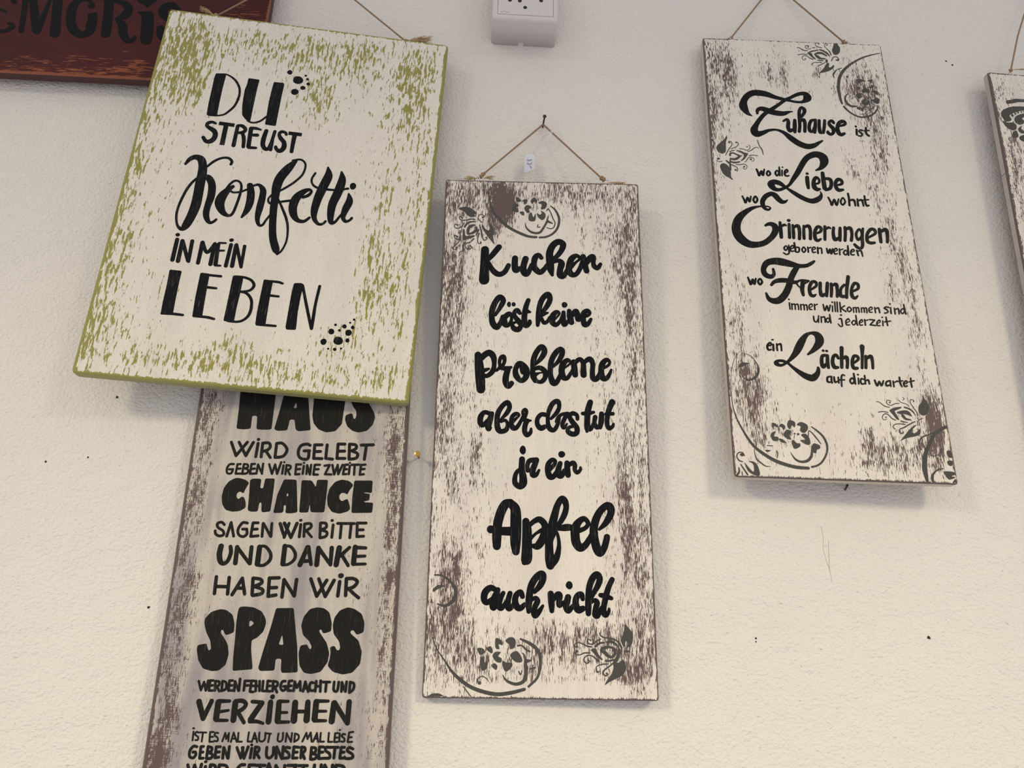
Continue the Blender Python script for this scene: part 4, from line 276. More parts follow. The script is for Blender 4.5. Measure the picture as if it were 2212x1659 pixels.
HAUS_PAINT = [
 ('painted_word','heavy block word HAUS, its top hidden by the green board','p -6103,22488 -4980,22520 -4869,21312 -4275,21328 -4347,22538 -2791,22505 -2755,20918 -2763,19130 -2771,17663 -3420,17611 -4148,17644 -4221,18946 -4686,18948 -4671,17689 -5279,17601 -5975,17657 -5992,19416;p -1764,22154 104,22205 308,20850 572,19216 826,17679 -304,17542 -564,17718 -752,18666 -1184,18670 -1314,17612 -2169,17533 -2530,17669 -2196,19663 -2039,20787 h -768,20372 -638,19793 -989,19806;p 775,22224 776,21844 849,20340 851,19075 1040,18343 1546,17770 2265,17496 3087,17625 3654,18335 3718,19669 3801,20793 3748,22307;p 4053,21177 4565,20064 4875,19699 4950,19180 4836,18844 4653,18951 4588,19320 4440,19427 3929,19228 3896,18784 4159,18128 4681,17701 5250,17554 6003,17734 6520,18334 6692,19077 6577,19519 6178,20181 5624,20993'),
 ('painted_word','painted words WiRD GELEBT','l -6273,16363,265 -5679,15092,285 -4819,16383,293;l -5571,16380,264 -4798,15112,285 -4271,16382,289;e -3840,16673,151,159;l -3829,16299,278 -3889,15033,277;l -3410,16345,277 -3405,15023,275;s -3408,16331,289 -2863,16358,276 -2685,16003,279 -2921,15676,294 -3318,15559,292;l -3011,15566,265 -2567,14971,264;l -2140,16339,277 -2149,15016,276;s -2106,16340,289 -1626,16352,276 -1178,15895,267 -1187,15466,286 -1490,15102,292 -2127,15003,288;s 919,16218,279 646,16333,289 111,16177,293 -95,15634,278 48,15102,267 445,14898,281 848,14978,287 884,15657,278;l 436,15682,288 914,15708,288;l 1344,16242,277 1360,14990,275;l 1341,16278,289 1994,16293,289;l 1368,15632,288 1915,15659,288;l 1360,14990,285 2115,14985,285;l 2476,16305,278 2455,15015,269 3077,14958,283;l 3469,16400,278 3479,15074,276;l 3469,16400,289 4091,16415,289;l 3493,15717,288 4111,15746,288;l 3482,15038,286 4203,15054,286;l 4519,16425,277 4580,15063,275;s 4520,16411,288 5064,16366,279 5158,16044,286 4764,15783,291;s 4764,15783,280 5300,15544,273 5293,15186,285 5029,15037,288 4586,14992,287;l 5605,16357,289 6711,16405,290;l 6072,16318,279 5982,15002,277'),
 ('painted_word','small painted words GEBEN WiR EiNE ZWEiTE','s -5780,14297,214 -6147,14254,219 -6332,13863,208 -6243,13445,194 -5905,13439,218 -5784,13805,212;l -6121,13798,212 -5786,13819,212;l -5438,14270,207 -5499,13427,207;l -5441,14291,214 -5172,14311,214;l -5454,13869,212 -5119,13890,213;l -5497,13413,211 -5060,13422,211;l -4868,14318,207 -4907,13439,206;s -4868,14318,209 -4523,14269,197 -4505,14009,218 -4817,13911,216;s -4817,13911,205 -4431,13800,195 -4494,13483,218 -4902,13405,214;l -4188,14298,207 -4220,13454,206;l -4192,14333,213 -3889,14354,213;l -4204,13875,213 -3837,13918,213;l -4217,13433,211 -3781,13457,211;l -3592,14311,207 -3645,13446,206;l -3592,14311,197 -3137,13443,196;l -3147,14392,206 -3155,13478,205;l -2599,14354,199 -2246,13462,210 -2054,14345,210;l -2054,14345,200 -1787,13472,216 -1534,14569,211;e -1255,14576,102,99;l -1297,14271,207 -1329,13496,206;l -1026,14277,206 -1039,13454,205;s -1028,14298,209 -660,14235,199 -685,13953,216 -1013,13840,216;l -877,13843,198 -628,13414,198;l -148,14353,206 -146,13473,205;l -152,14388,213 277,14398,213;l -139,13930,213 231,13973,213;l -144,13459,212 212,13495,212;e 528,14552,109,99;l 543,14262,207 515,13522,206;l 842,14340,206 855,13516,205;l 842,14340,201 1166,13467,200;l 1193,14383,206 1185,13481,205;l 1524,14355,207 1484,13487,206;l 1520,14390,213 1984,14400,213;l 1526,13966,212 1899,13989,213;l 1485,13473,211 1879,13482,211;l 2428,14325,215 2886,14406,205 2521,13531,202 3101,13523,211;l 3125,14412,203 3359,13528,211 3605,14401,211;l 3602,14437,204 3725,13557,211 4047,14447,212;l 4257,14395,208 4153,13588,207;l 4252,14451,214 4525,14471,214;l 4219,14026,213 4457,14045,213;l 4154,13567,212 4460,13587,212;e 4697,14639,103,100;l 4706,14355,207 4679,13578,206;l 4868,14465,213 5552,14494,213;l 5145,14436,206 5160,13539,205;l 5728,14449,207 5675,13600,207;l 5726,14470,214 6115,14507,214;l 5723,14059,213 6062,14102,213;l 5678,13564,212 6030,13607,212'),
 ('painted_word','heavy block word CHANCE','p -4175,12610 -4544,12872 -5086,13015 -5461,13023 -6015,12687 -6379,12064 -6462,11300 -6334,10620 -5969,10100 -5359,9947 -4704,10012 -4227,10322 -4223,10587 -4409,11189 -4613,11337 -4789,11258 -4880,11104 -5070,11138 -5178,11402 -5101,11670 -4930,11788 -4735,11716 -4572,11605 -4439,12028;p -4134,12881 -3812,13004 -3134,12980 -3147,12132 -2881,12099 -2802,13026 -1941,13044 -1934,12311 -1954,11163 -2010,10027 -2702,9938 -2808,10086 -2882,10840 -3063,10799 -3117,10005 -3741,9978 -4015,10101 -4048,11273;p -1108,12985 21,12970 185,11741 401,9998 -181,9896 -664,9902 -666,10619 -889,10615 -836,10125 -926,9935 -1736,9896 -1663,10562 -1550,11552 h -659,11800 -530,11436 -756,11454;p 476,12941 1380,12937 1816,12312 1863,13010 2844,13015 2841,11795 2775,10044 1736,10024 1543,10095 1425,10774 1357,10092 1292,10000 551,9986 523,11365;p 5185,12576 4777,12955 4086,13073 3501,12850 3031,12184 2912,11414 3018,10654 3441,10094 4124,9942 4852,10159 5058,10391 4946,10844 4760,11298 4576,11256 4255,11059 4011,11283 3982,11627 4188,11861 4491,11829 4691,11680 4848,12067;p 5227,13004 6892,13039 6899,11879 6290,11943 6145,11863 6716,11798 6719,11223 6202,11098 6320,11024 7073,11001 7040,10088 5198,10030 5160,11459'),
 ('painted_word','painted words SAGEN WiR BiTTE','s -5880,8773,237 -6152,8998,250 -6499,8858,263 -6403,8526,235 -5940,8239,235 -5838,7909,261 -6170,7778,250 -6519,7934,234 -6617,8227,242;l -5549,7767,256 -5323,8991,254 -4946,7778,243;s -3895,8958,253 -4316,8973,265 -4633,8410,257 -4528,7933,236 -4126,7756,253 -3826,7982,260 -3876,8387,248;l -4246,8417,253 -3880,8424,253;l -3400,8990,254 -3463,7827,252;l -3400,8990,254 -2960,8998,254;l -3404,8418,254 -2966,8441,254;l -3458,7782,254 -2823,7853,254;l -2513,8954,252 -2473,7800,250;l -2476,8955,240 -1721,7813,239;l -1742,8969,252 -1699,7814,250;s -1004,8960,302 -752,8333,287 -528,7761,214;l -641,9004,314 59,7757,284;l -234,8997,273 -528,7761,271;l 466,9010,304 60,7742,272;e 770,9292,148,135;l 807,8919,253 785,7829,267;l 1134,8977,252 1186,7865,251;s 1134,8977,255 1648,9009,245 1717,8675,261 1235,8332,261;l 1382,8335,241 1873,7826,212;l 2530,9078,252 2595,7816,251;s 2550,9093,253 3013,9057,244 3060,8700,261 2623,8469,260;s 2623,8469,247 3156,8293,243 3116,7922,260 2614,7765,256;e 3545,9329,148,135;l 3668,8935,254 3639,7835,252;l 4049,9076,255 5533,9089,255;l 4388,9023,253 4380,7796,252;l 5255,9039,254 5225,7834,252;l 5791,9124,253 5843,7970,252;l 5790,9139,255 6570,9153,255;l 5837,8527,254 6354,8552,254;l 5845,7933,253 6434,7981,253'),
 ('painted_word','painted words UND DANKE','s -5918,6883,489 -5969,6193,493 -5800,5583,453 -5487,5394,351 -5163,5665,349 -5000,6354,354 -5103,6861,345;l -4519,6834,382 -4501,5460,408;l -4519,6834,330 -3294,5444,301;l -3272,6856,352 -3244,5445,350;l -2575,6868,456 -2591,5419,482;s -2605,6940,248 -2056,6913,265 -1567,6339,296 -1559,5760,316 -2015,5321,284 -2590,5297,260;l -385,6978,442 -402,5455,439;s -388,7000,247 129,6951,266 576,6375,285 538,5831,286 72,5426,254 -429,5368,262;l 1593,6939,376 1090,5407,448;l 1680,6941,361 2043,5458,316;l 1349,5721,363 1928,5745,291;l 2565,6883,413 2540,5430,439;l 2565,6883,353 3739,5449,308;l 3721,6903,383 3739,5449,322;l 4381,6914,490 4227,5457,472;l 5273,6966,303 4512,6223,347;l 4610,6370,312 5274,5402,297;l 5769,7011,444 5734,5590,470;l 5846,6976,337 6694,6953,293;l 5833,6194,292 6673,6244,263;l 5739,5518,276 6760,5556,247'),
 ('painted_word','painted words HABEN WiR','l -5965,4259,304 -5942,2851,302;l -4864,4219,304 -4824,2832,302;l -5939,3447,297 -4834,3442,297;l -3732,4166,315 -4427,2789,312;l -3732,4166,296 -3368,2853,294;l -4070,3334,297 -3500,3343,297;l -2816,4180,303 -2737,2827,301;s -2803,4194,295 -2161,4105,286 -2051,3787,315 -2661,3496,310;s -2661,3496,288 -1918,3260,283 -1948,2909,310 -2677,2744,302;l -1416,4187,304 -1353,2707,301;l -1420,4222,301 -596,4256,301;l -1375,3395,299 -720,3433,299;l -1352,2693,300 -707,2800,300;l -147,4100,305 -167,2640,303;l -107,4065,289 858,2752,287;l 930,4137,306 872,2753,304;l 2150,4206,295 2793,2752,294 3533,4106,312;l 2836,4216,295 3526,2741,294 4169,4116,312;e 4729,4517,247,222;l 4663,4009,306 4599,2806,304;l 5222,4253,305 5264,2857,303;s 5220,4274,300 5836,4284,296 6184,4018,304 5891,3587,309 5258,3365,304;s 5508,3404,290 5935,3022,290 6395,2677,289'),
 ('painted_word','largest block word SPASS','p -3873,-310 -3914,404 -4169,1120 -4739,1510 -5267,1576 -5977,1349 -6454,802 -6444,372 -6182,-338 -5764,-971 -5593,-1672 -5792,-1815 -5950,-1466 -6021,-1221 -6766,-1370 -6768,-1756 -6517,-2589 -6066,-3208 -5314,-3420 -4743,-3367 -4225,-2912 -4082,-2076 -4256,-1306 -4665,-710 -4964,-394 -4966,-110 -4777,-143 -4578,-532 -4327,-493;p -3762,1415 -3660,1779 -3219,1822 -2467,1759 -1759,1442 -1357,868 -1270,437 -1417,-209 -1873,-712 -2325,-930 -2267,-1705 -1949,-3235 -2868,-3313 -3583,-3389 -3672,-2420 -3717,-663 -3781,406 h -2671,693 -2318,532 -2333,352 -2674,119;p -560,1712 930,1754 1249,110 1550,-1380 1798,-3439 494,-3500 383,-3280 335,-2377 -140,-2382 -144,-3320 -1338,-3367 -1512,-3127 -1243,-1694 -810,300 h 197,-439 385,-1288 -30,-1257;p 4282,-139 4278,580 3992,1446 3513,1767 2907,1832 2322,1678 1860,1055 1709,331 1936,-453 2503,-945 2765,-1367 2715,-1614 2521,-1511 2380,-1194 1801,-1307 1718,-1942 1891,-2918 2311,-3469 2904,-3566 3690,-3386 4206,-2615 4291,-1914 3993,-1069 3491,-435 3239,-116 3408,65 3630,-326;p 7041,-177 7057,615 6778,1337 6069,1766 5533,1868 4879,1603 4479,1016 4371,365 4523,-351 5017,-915 5170,-1410 5082,-1679 4856,-1626 4677,-1274 4284,-1420 4389,-1772 4365,-2334 4231,-2894 4713,-3375 5535,-3575 6329,-3429 6936,-2727 7009,-1743 6643,-825 6090,-403 5886,-191 6021,-10 6210,-44 6462,-399'),
 ('painted_word','small painted words WERDEN FEHLER GEMACHT UND','l -6247,-4204,208 -5968,-4902,201 -5807,-4268,205 -5572,-4912,214 -5484,-4163,221;l -5319,-4161,219 -5322,-4910,218;l -5321,-4148,207 -5069,-4145,207;l -5317,-4536,208 -5075,-4521,208;l -5320,-4924,205 -5020,-4921,205;l -4883,-4191,217 -4833,-4919,216;s -4883,-4191,202 -4568,-4236,200 -4585,-4530,224 -4863,-4600,213;l -4719,-4599,202 -4468,-4970,202;l -4308,-4186,218 -4284,-4901,217;s -4308,-4186,199 -4007,-4286,204 -3943,-4762,223 -4279,-4935,217;l -3737,-4146,219 -3732,-4896,218;l -3737,-4146,208 -3486,-4130,208;l -3738,-4522,207 -3474,-4506,207;l -3730,-4909,206 -3387,-4893,206;l -3276,-4197,218 -3254,-4925,217;l -3276,-4197,207 -2895,-4922,206;l -2890,-4001,219 -2869,-4902,218;l -2474,-4148,219 -2475,-4884,218;l -2474,-4148,207 -2077,-4144,207;l -2465,-4510,207 -2142,-4493,207;l -1930,-4163,220 -1957,-4948,219;l -1934,-4129,205 -1679,-4147,205;l -1935,-4539,207 -1670,-4523,207;l -1953,-4982,203 -1684,-5000,203;l -1548,-4160,218 -1498,-4930,217;l -1259,-4157,217 -1192,-4907,216;l -1524,-4535,206 -1214,-4533,206;l -970,-4154,219 -954,-4905,211 -707,-4923,203;l -594,-4151,219 -594,-4902,218;l -596,-4130,205 -341,-4148,205;l -587,-4527,207 -336,-4511,207;l -592,-4922,204 -288,-4933,204;l -138,-4146,218 -109,-4918,218;s -138,-4146,202 212,-4232,203 207,-4519,222 -124,-4591,211;l 20,-4589,207 262,-5009,207;s 854,-4137,211 605,-4187,223 504,-4585,217 680,-4870,199 909,-4786,222 914,-4568,219;l 738,-4542,208 932,-4526,208;l 1158,-4134,220 1133,-4852,219;l 1158,-4134,210 1415,-4097,210;l 1147,-4511,207 1385,-4495,207;l 1135,-4872,205 1438,-4870,205;l 1641,-4178,220 1620,-4882,219;l 1641,-4178,210 1863,-4641,207 2074,-4146,223;l 2074,-4146,217 2175,-4856,216;l 2512,-4169,221 2397,-4909,221;l 2512,-4169,212 2820,-4939,211;l 2467,-4670,206 2706,-4667,206;s 3203,-4252,205 2969,-4234,221 2892,-4563,217 3028,-4849,200 3301,-4819,207;l 3408,-4113,220 3396,-4900,219;l 3769,-4075,219 3810,-4910,218;l 3418,-4524,208 3778,-4487,208;l 3967,-4176,207 4549,-4171,207;l 4251,-4174,220 4245,-4906,219;s 4906,-4167,220 4909,-4784,212 5205,-4850,221 5278,-4164,221;l 5549,-4182,220 5558,-4894,219;l 5549,-4182,213 5863,-4892,212;l 5925,-4137,220 5899,-4891,219;l 6226,-4155,220 6216,-4943,219;s 6226,-4155,203 6543,-4289,212 6520,-4735,222 6219,-4977,217'),
 ('painted_word','painted word VERZiEHEN','l -5999,-5780,454 -5484,-7043,424;l -4979,-5731,370 -5456,-6990,397;l -4425,-5813,492 -4440,-7062,489;l -4387,-5726,339 -3530,-5718,271;l -4346,-6549,274 -3530,-6429,220;l -4437,-7181,293 -3529,-7187,240;l -3036,-5835,478 -3039,-7137,489;s -3052,-5714,313 -2460,-5696,342 -2162,-5963,331 -2415,-6333,334 -2954,-6585,284;l -2728,-6570,333 -2162,-7330,305;l -1666,-5743,296 -851,-5784,296;l -886,-5851,443 -1644,-7094,469;s -1697,-7240,332 -1091,-7256,289 -613,-7385,233;e -66,-5358,201,190;l -177,-5778,435 -180,-7249,474;l 512,-5772,434 553,-7177,502;l 555,-5704,298 1252,-5699,244;l 556,-6557,255 1242,-6552,215;l 537,-7290,294 1462,-7270,241;l 1838,-5795,478 1869,-7134,546;l 2878,-5752,435 2902,-7093,532;l 1857,-6467,310 2897,-6459,269;l 3561,-5726,480 3540,-7022,505;l 3540,-5659,312 4536,-5651,244;l 3556,-6433,256 4425,-6427,215;l 3524,-7155,294 4455,-7148,241;l 5019,-5802,466 4952,-7178,506;l 5067,-5768,412 6187,-7269,368;l 6263,-5704,437 6247,-7302,418'),
 ('painted_word','small painted words iST ES MAL LAUT UND MAL LEiSE','e -6140,-7799,110,84;l -6109,-8055,153 -6098,-8692,153;s -5681,-8116,138 -5880,-8072,153 -5941,-8265,145 -5710,-8435,141 -5673,-8645,156 -5882,-8672,144;l -5601,-8096,141 -5085,-8105,141;l -5342,-8133,154 -5354,-8770,153;l -4777,-8091,153 -4740,-8747,152;l -4781,-8065,142 -4485,-8063,142;l -4764,-8429,143 -4491,-8415,143;l -4734,-8792,142 -4407,-8777,142;s -4117,-8137,141 -4325,-8126,153 -4391,-8299,144 -4124,-8489,142 -4106,-8724,155 -4366,-8726,141;l -3712,-8741,155 -3554,-8121,152 -3424,-8580,141 -3258,-8119,137 -3232,-8738,152;l -3020,-8781,155 -2883,-8091,142 -2553,-8778,145;l -2948,-8545,141 -2673,-8543,141;l -2500,-8114,153 -2472,-8765,144 -2142,-8763,141;l -1664,-8070,154 -1683,-8747,147 -1386,-8758,140;l -1336,-8770,155 -1190,-8098,141 -914,-8787,147;l -1255,-8534,141 -979,-8532,141;s -812,-8083,153 -768,-8627,147 -527,-8740,144 -320,-8560,156 -326,-8093,154;l -321,-8137,141 131,-8154,141;l 29,-8174,155 -26,-8781,154;s 733,-8150,154 715,-8617,149 923,-8743,144 1109,-8551,155 1093,-8089,153;l 1372,-8741,154 1387,-8113,154;l 1387,-8113,144 1808,-8751,144;l 1823,-8097,154 1808,-8751,153;l 2069,-8128,154 2063,-8736,153;s 2068,-8121,138 2359,-8254,144 2368,-8543,155 2064,-8749,151;l 2718,-8719,155 2987,-8070,149 3116,-8538,142 3332,-8049,156;l 3332,-8049,152 3467,-8727,151;l 3585,-8727,155 3835,-8071,142 3981,-8737,151;l 3654,-8502,141 3945,-8501,141;l 4149,-8069,154 4140,-8723,147 4466,-8721,141;l 4810,-8064,154 4800,-8732,148 5133,-8730,141;l 5315,-8106,154 5299,-8716,154;l 5314,-8087,143 5563,-8072,143;l 5308,-8428,143 5550,-8407,143;l 5301,-8748,142 5577,-8727,142;e 5684,-7846,91,78;l 5685,-8104,154 5700,-8701,153;s 6143,-8165,141 5946,-8147,149 5875,-8295,149 6100,-8487,148 6083,-8698,152 5853,-8700,141;l 6447,-8034,155 6384,-8722,154;l 6445,-8015,144 6791,-7974,144;l 6419,-8388,142 6697,-8374,142;l 6385,-8741,142 6745,-8720,142'),
 ('painted_word','painted words GEBEN WiR UNSER BESTES','s -5673,-9165,213 -5964,-9135,235 -6200,-9484,239 -6146,-9892,214 -5842,-9972,227 -5686,-9732,239 -5753,-9557,225;l -5936,-9558,219 -5754,-9544,219;l -5357,-9176,235 -5349,-9994,234;l -5361,-9151,219 -5158,-9137,219;l -5368,-9573,219 -5139,-9553,219;l -5346,-10013,217 -5055,-9999,217;l -4787,-9147,236 -4805,-9991,235;s -4787,-9147,209 -4481,-9234,216 -4511,-9505,239 -4796,-9570,224;s -4796,-9570,208 -4380,-9713,214 -4444,-9989,235 -4799,-10029,219;l -4134,-9168,236 -4130,-9944,235;l -4136,-9156,217 -3807,-9154,217;l -4144,-9547,217 -3824,-9533,217;l -4128,-9962,220 -3840,-9923,220;l -3539,-9216,235 -3511,-9984,234;l -3511,-9215,222 -3116,-9982,221;l -3090,-9137,236 -3081,-9982,235;l -2486,-9197,223 -2078,-9976,214 -1984,-9206,238;l -2052,-9207,229 -1816,-9994,219 -1592,-9153,240;e -1322,-8999,124,109;l -1291,-9253,237 -1330,-9947,236;l -1011,-9188,236 -1022,-9946,235;s -1015,-9150,212 -712,-9211,218 -748,-9484,238 -1032,-9580,226;l -895,-9579,217 -603,-9956,217;s -83,-9182,235 -46,-9795,227 212,-9951,221 464,-9698,239 454,-9179,236;l 704,-9139,236 727,-9961,235;l 704,-9139,223 1198,-9996,222;l 1220,-9124,236 1230,-9977,235;s 1765,-9197,215 1466,-9173,230 1392,-9376,224 1704,-9596,221 1750,-9899,236 1345,-9964,220;l 2083,-9131,237 2064,-9941,236;l 2082,-9118,215 2486,-9154,215;l 2062,-9531,218 2384,-9510,218;l 2065,-9954,216 2428,-9939,216;l 2706,-9146,236 2716,-9925,235;s 2704,-9127,213 2973,-9189,221 2965,-9462,237 2697,-9540,224;l 2780,-9539,225 3018,-9987,224;l 3504,-9173,237 3499,-9984,236;s 3502,-9154,214 3840,-9216,219 3819,-9508,236 3509,-9586,222;s 3509,-9586,212 3957,-9729,219 3864,-9982,231 3504,-10034,219;l 4142,-9119,237 4150,-9943,236;l 4141,-9106,216 4474,-9117,216;l 4124,-9519,218 4454,-9498,218;l 4153,-9980,217 4495,-9953,217;s 4975,-9146,217 4678,-9147,233 4665,-9389,224 4982,-9609,223 5030,-9913,233 4577,-9947,217;l 5009,-9133,217 5654,-9135,217;l 5393,-9162,237 5369,-9923,236;l 5892,-9159,238 5851,-9908,237;l 5890,-9134,217 6167,-9132,217;l 5873,-9509,218 6162,-9488,218;l 5854,-9940,216 6184,-9925,216;s 6857,-9249,214 6550,-9143,224 6402,-9379,227 6818,-9631,221 6860,-9903,231 6374,-9962,214 6227,-9855,215'),
 ('painted_word','painted words WiRD GETANZT UND cut off by the frame','l -6205,-10499,248 -5819,-11414,247;l -5660,-10515,265 -5819,-11414,264;l -5660,-10515,247 -5259,-11412,241 -5127,-10449,264;e -4828,-10261,136,114;l -4798,-10616,262 -4821,-11410,261;l -4406,-10508,262 -4416,-11408,261;s -4410,-10477,233 -4048,-10538,234 -4019,-10849,264 -4413,-10944,247;l -4277,-10943,239 -3943,-11406,239;l -3709,-10536,262 -3740,-11405,261;s -3716,-10486,234 -3141,-10564,235 -3028,-11154,265 -3740,-11405,250;s -1703,-10463,243 -2026,-10496,259 -2268,-10840,265 -2185,-11274,237 -1776,-11396,252 -1619,-11024,266;l -1331,-10493,262 -1356,-11395,261;l -1333,-10474,239 -870,-10472,239;l -1379,-10929,238 -951,-10927,238;l -784,-10502,239 -81,-10499,239;l -444,-10488,262 -440,-11391,261;l 216,-10403,265 -12,-11389,264;l 216,-10403,250 668,-11386,249;l 81,-11016,238 490,-11014,238;l 789,-10513,262 804,-11385,261;l 789,-10513,244 1417,-11382,243;l 1493,-10510,262 1485,-11382,261;l 1745,-10490,239 2416,-10486,259 1908,-11380,259 2507,-11377,237;l 2568,-10504,239 3295,-10500,239;l 2980,-10502,263 2965,-11375,261;s 3869,-10466,263 3863,-11123,255 4146,-11370,237 4397,-11120,264 4403,-10445,263;l 4693,-10462,263 4707,-11368,261;l 4693,-10462,249 5241,-11365,248;l 5312,-10459,263 5309,-11365,262;l 5590,-10489,263 5563,-11364,262;s 5587,-10458,236 6188,-10561,243 6261,-11112,261 5563,-11364,247'),
]
HAUS_WEAR = '883,237,56,1168,0.4 880,1257,59,664,0.3 -921,1219,90,575,0.25 -861,-346,106,697,0.3 -124,1670,551,391,-0.45 -33,820,529,595,-0.45 -6,-154,504,540,-0.45 -2,-868,448,271,-0.35 -869,1876,84,266,0.7 -849,1435,62,339,0.45 -882,1094,81,247,0.55 -902,683,60,238,0.35 -835,368,79,192,0.7 -880,23,77,223,0.55 -861,-346,76,214,0.45 -837,-736,93,138,0.8 -867,-1009,91,150,1.1 848,1784,86,267,0.55 872,1386,63,257,0.65 883,878,49,245,0.35 921,453,40,51,1.1 890,433,40,234,0.55 888,-143,39,294,0.35 -852,2058,107,91,0.4'
RED_PAINT = [
 ('painted_word','large black painted letters EMORiE','s -5579,-358,598 -6373,569,486 -7612,918,451 -8051,9,602 -7444,-1144,444 -6105,-1782,218;s -6998,-1975,286 -7253,-3278,663 -6657,-4402,543 -5672,-4460,540 -5058,-3974,631 -5000,-3598,526 -5445,-3364,425;s -4545,702,588 -4232,-1563,635 -3900,-4316,597;s -3854,753,882 -3142,-1485,923 -2333,-4102,930;s -2182,-4303,717 -2035,-2590,685 -1857,-416,456 -1733,908,368;s -1039,958,1089 -640,-1847,1043 -260,-4434,1147;s 2862,-240,810 2568,396,390 1757,502,446 1028,10,927 868,-1199,1034 1121,-2796,1033 1766,-3924,1038 2649,-4445,846 3318,-3922,1090 3388,-2852,1126 3334,-1889,1020;p 2682,-1395 3657,-1108 3827,-1962 2855,-2245;s 4670,493,1005 4987,-1987,1084 5171,-4112,1082;s 4260,463,441 5574,558,542 6561,190,863 6989,-544,979 6699,-1434,1050 5882,-1924,326;s 6055,-1966,521 6755,-2830,974 7055,-3982,932 7665,-4839,757 8221,-4749,634 8387,-4314,384;o 7555,1364 7798,719 8454,327 8934,-23 9425,506 9845,977 9795,1749;o 8064,-740 8885,-682 9736,-784 10207,-3232 10259,-4926 9792,-5294 9267,-5099 8973,-4380 8658,-1728 8388,-1152;s 12365,-51,595 11612,444,877 10859,-49,1106 10925,-917,942 11992,-1818,958 12650,-3276,1002 12192,-4477,1066 11271,-3904,1048 10945,-2966,890'),
]
RED_WEAR = '-224,-856,436,74,0.6 450,-780,441,62,0.5 142,-957,485,55,0.9 951,-810,98,62,1 773,-916,342,49,0.8 -239,-1001,289,31,1 963,-872,294,50,0.6 2052,-85,256,198,0.6 -551,-301,98,39,0.3'
RIGHT_PAINT = [
 ('painted_flower','dark grey stencilled ornament of leaves and dots','p -8539,20954 -7902,21151 -7316,21370 -6300,21380 -5110,21366 -5192,20893 -6368,20974 -7062,20904 -7878,20623 -8443,20526;o -9327,19095 -9031,19584 -8300,20052 -7497,20264 -6474,20340 -5196,20231 -5312,19561 -6571,19764 -7284,19561 -7995,19228 -8382,18862 -8224,18356 -8676,18051 -9131,18266;e -8038,18962,156,188;e -7655,19235,101,135;e -7306,19428,89,122;e -6923,19558,90,95;e -6600,19590,78,95;o -7892,18519 -7483,19017 -6638,19363 -6138,19216 -6683,18900 -7005,18607 -6783,18303 -7016,17891 -7473,17755 -7857,18067;o -9355,18088 -8863,17903 -8200,17968 -7811,17683 -7909,17092 -8371,16918 -8968,17246;p -7930,16961 -7763,16335 -7882,15940 -8529,15940 -8424,16591;o -7677,17179 -7170,17616 -7324,17214 -7015,16922 -6640,16894 -7103,16592 -7544,16677;o -6718,16437 -7630,16156 -7662,15642 -6883,15463'),
]
RIGHT_WEAR = '-899,2206,99,132,0.5 -994,1937,76,130,0.5 -840,1574,64,374,0.7 -889,961,63,473,0.6 -898,1383,42,368,0.4'

# ---------------- flat paint strokes ----------------
def spline(pts, closed=False, sub=6):
    n = len(pts)
    if n < 3 and not closed: return [list(p) for p in pts]
    out = []
    segs = n if closed else n - 1
    for i in range(segs):
        g = (lambda j: pts[j % n]) if closed else (lambda j: pts[min(max(j, 0), n - 1)])
        p0, p1, p2, p3 = g(i - 1), g(i), g(i + 1), g(i + 2)
        for k in range(sub):
            t = k / sub
            out.append([0.5 * (2 * b + (c - a) * t + (2 * a - 5 * b + 4 * c - d) * t * t + (3 * b - a - 3 * c + d) * t ** 3) for a, b, c, d in zip(p0, p1, p2, p3)])
    if not closed: out.append(list(pts[-1]))
    return out
def soften(r, cut=0.0009, rounds=2):
    for k in range(rounds):
        out = []; n = len(r)
        for i in range(n):
            a, b = Vector(r[i]), Vector(r[(i + 1) % n]); l = (b - a).length or 1e-9; c = min(0.25, cut / (k + 1) / l)
            out += [tuple(a.lerp(b, c)), tuple(a.lerp(b, 1 - c))]
        r = out
    return r
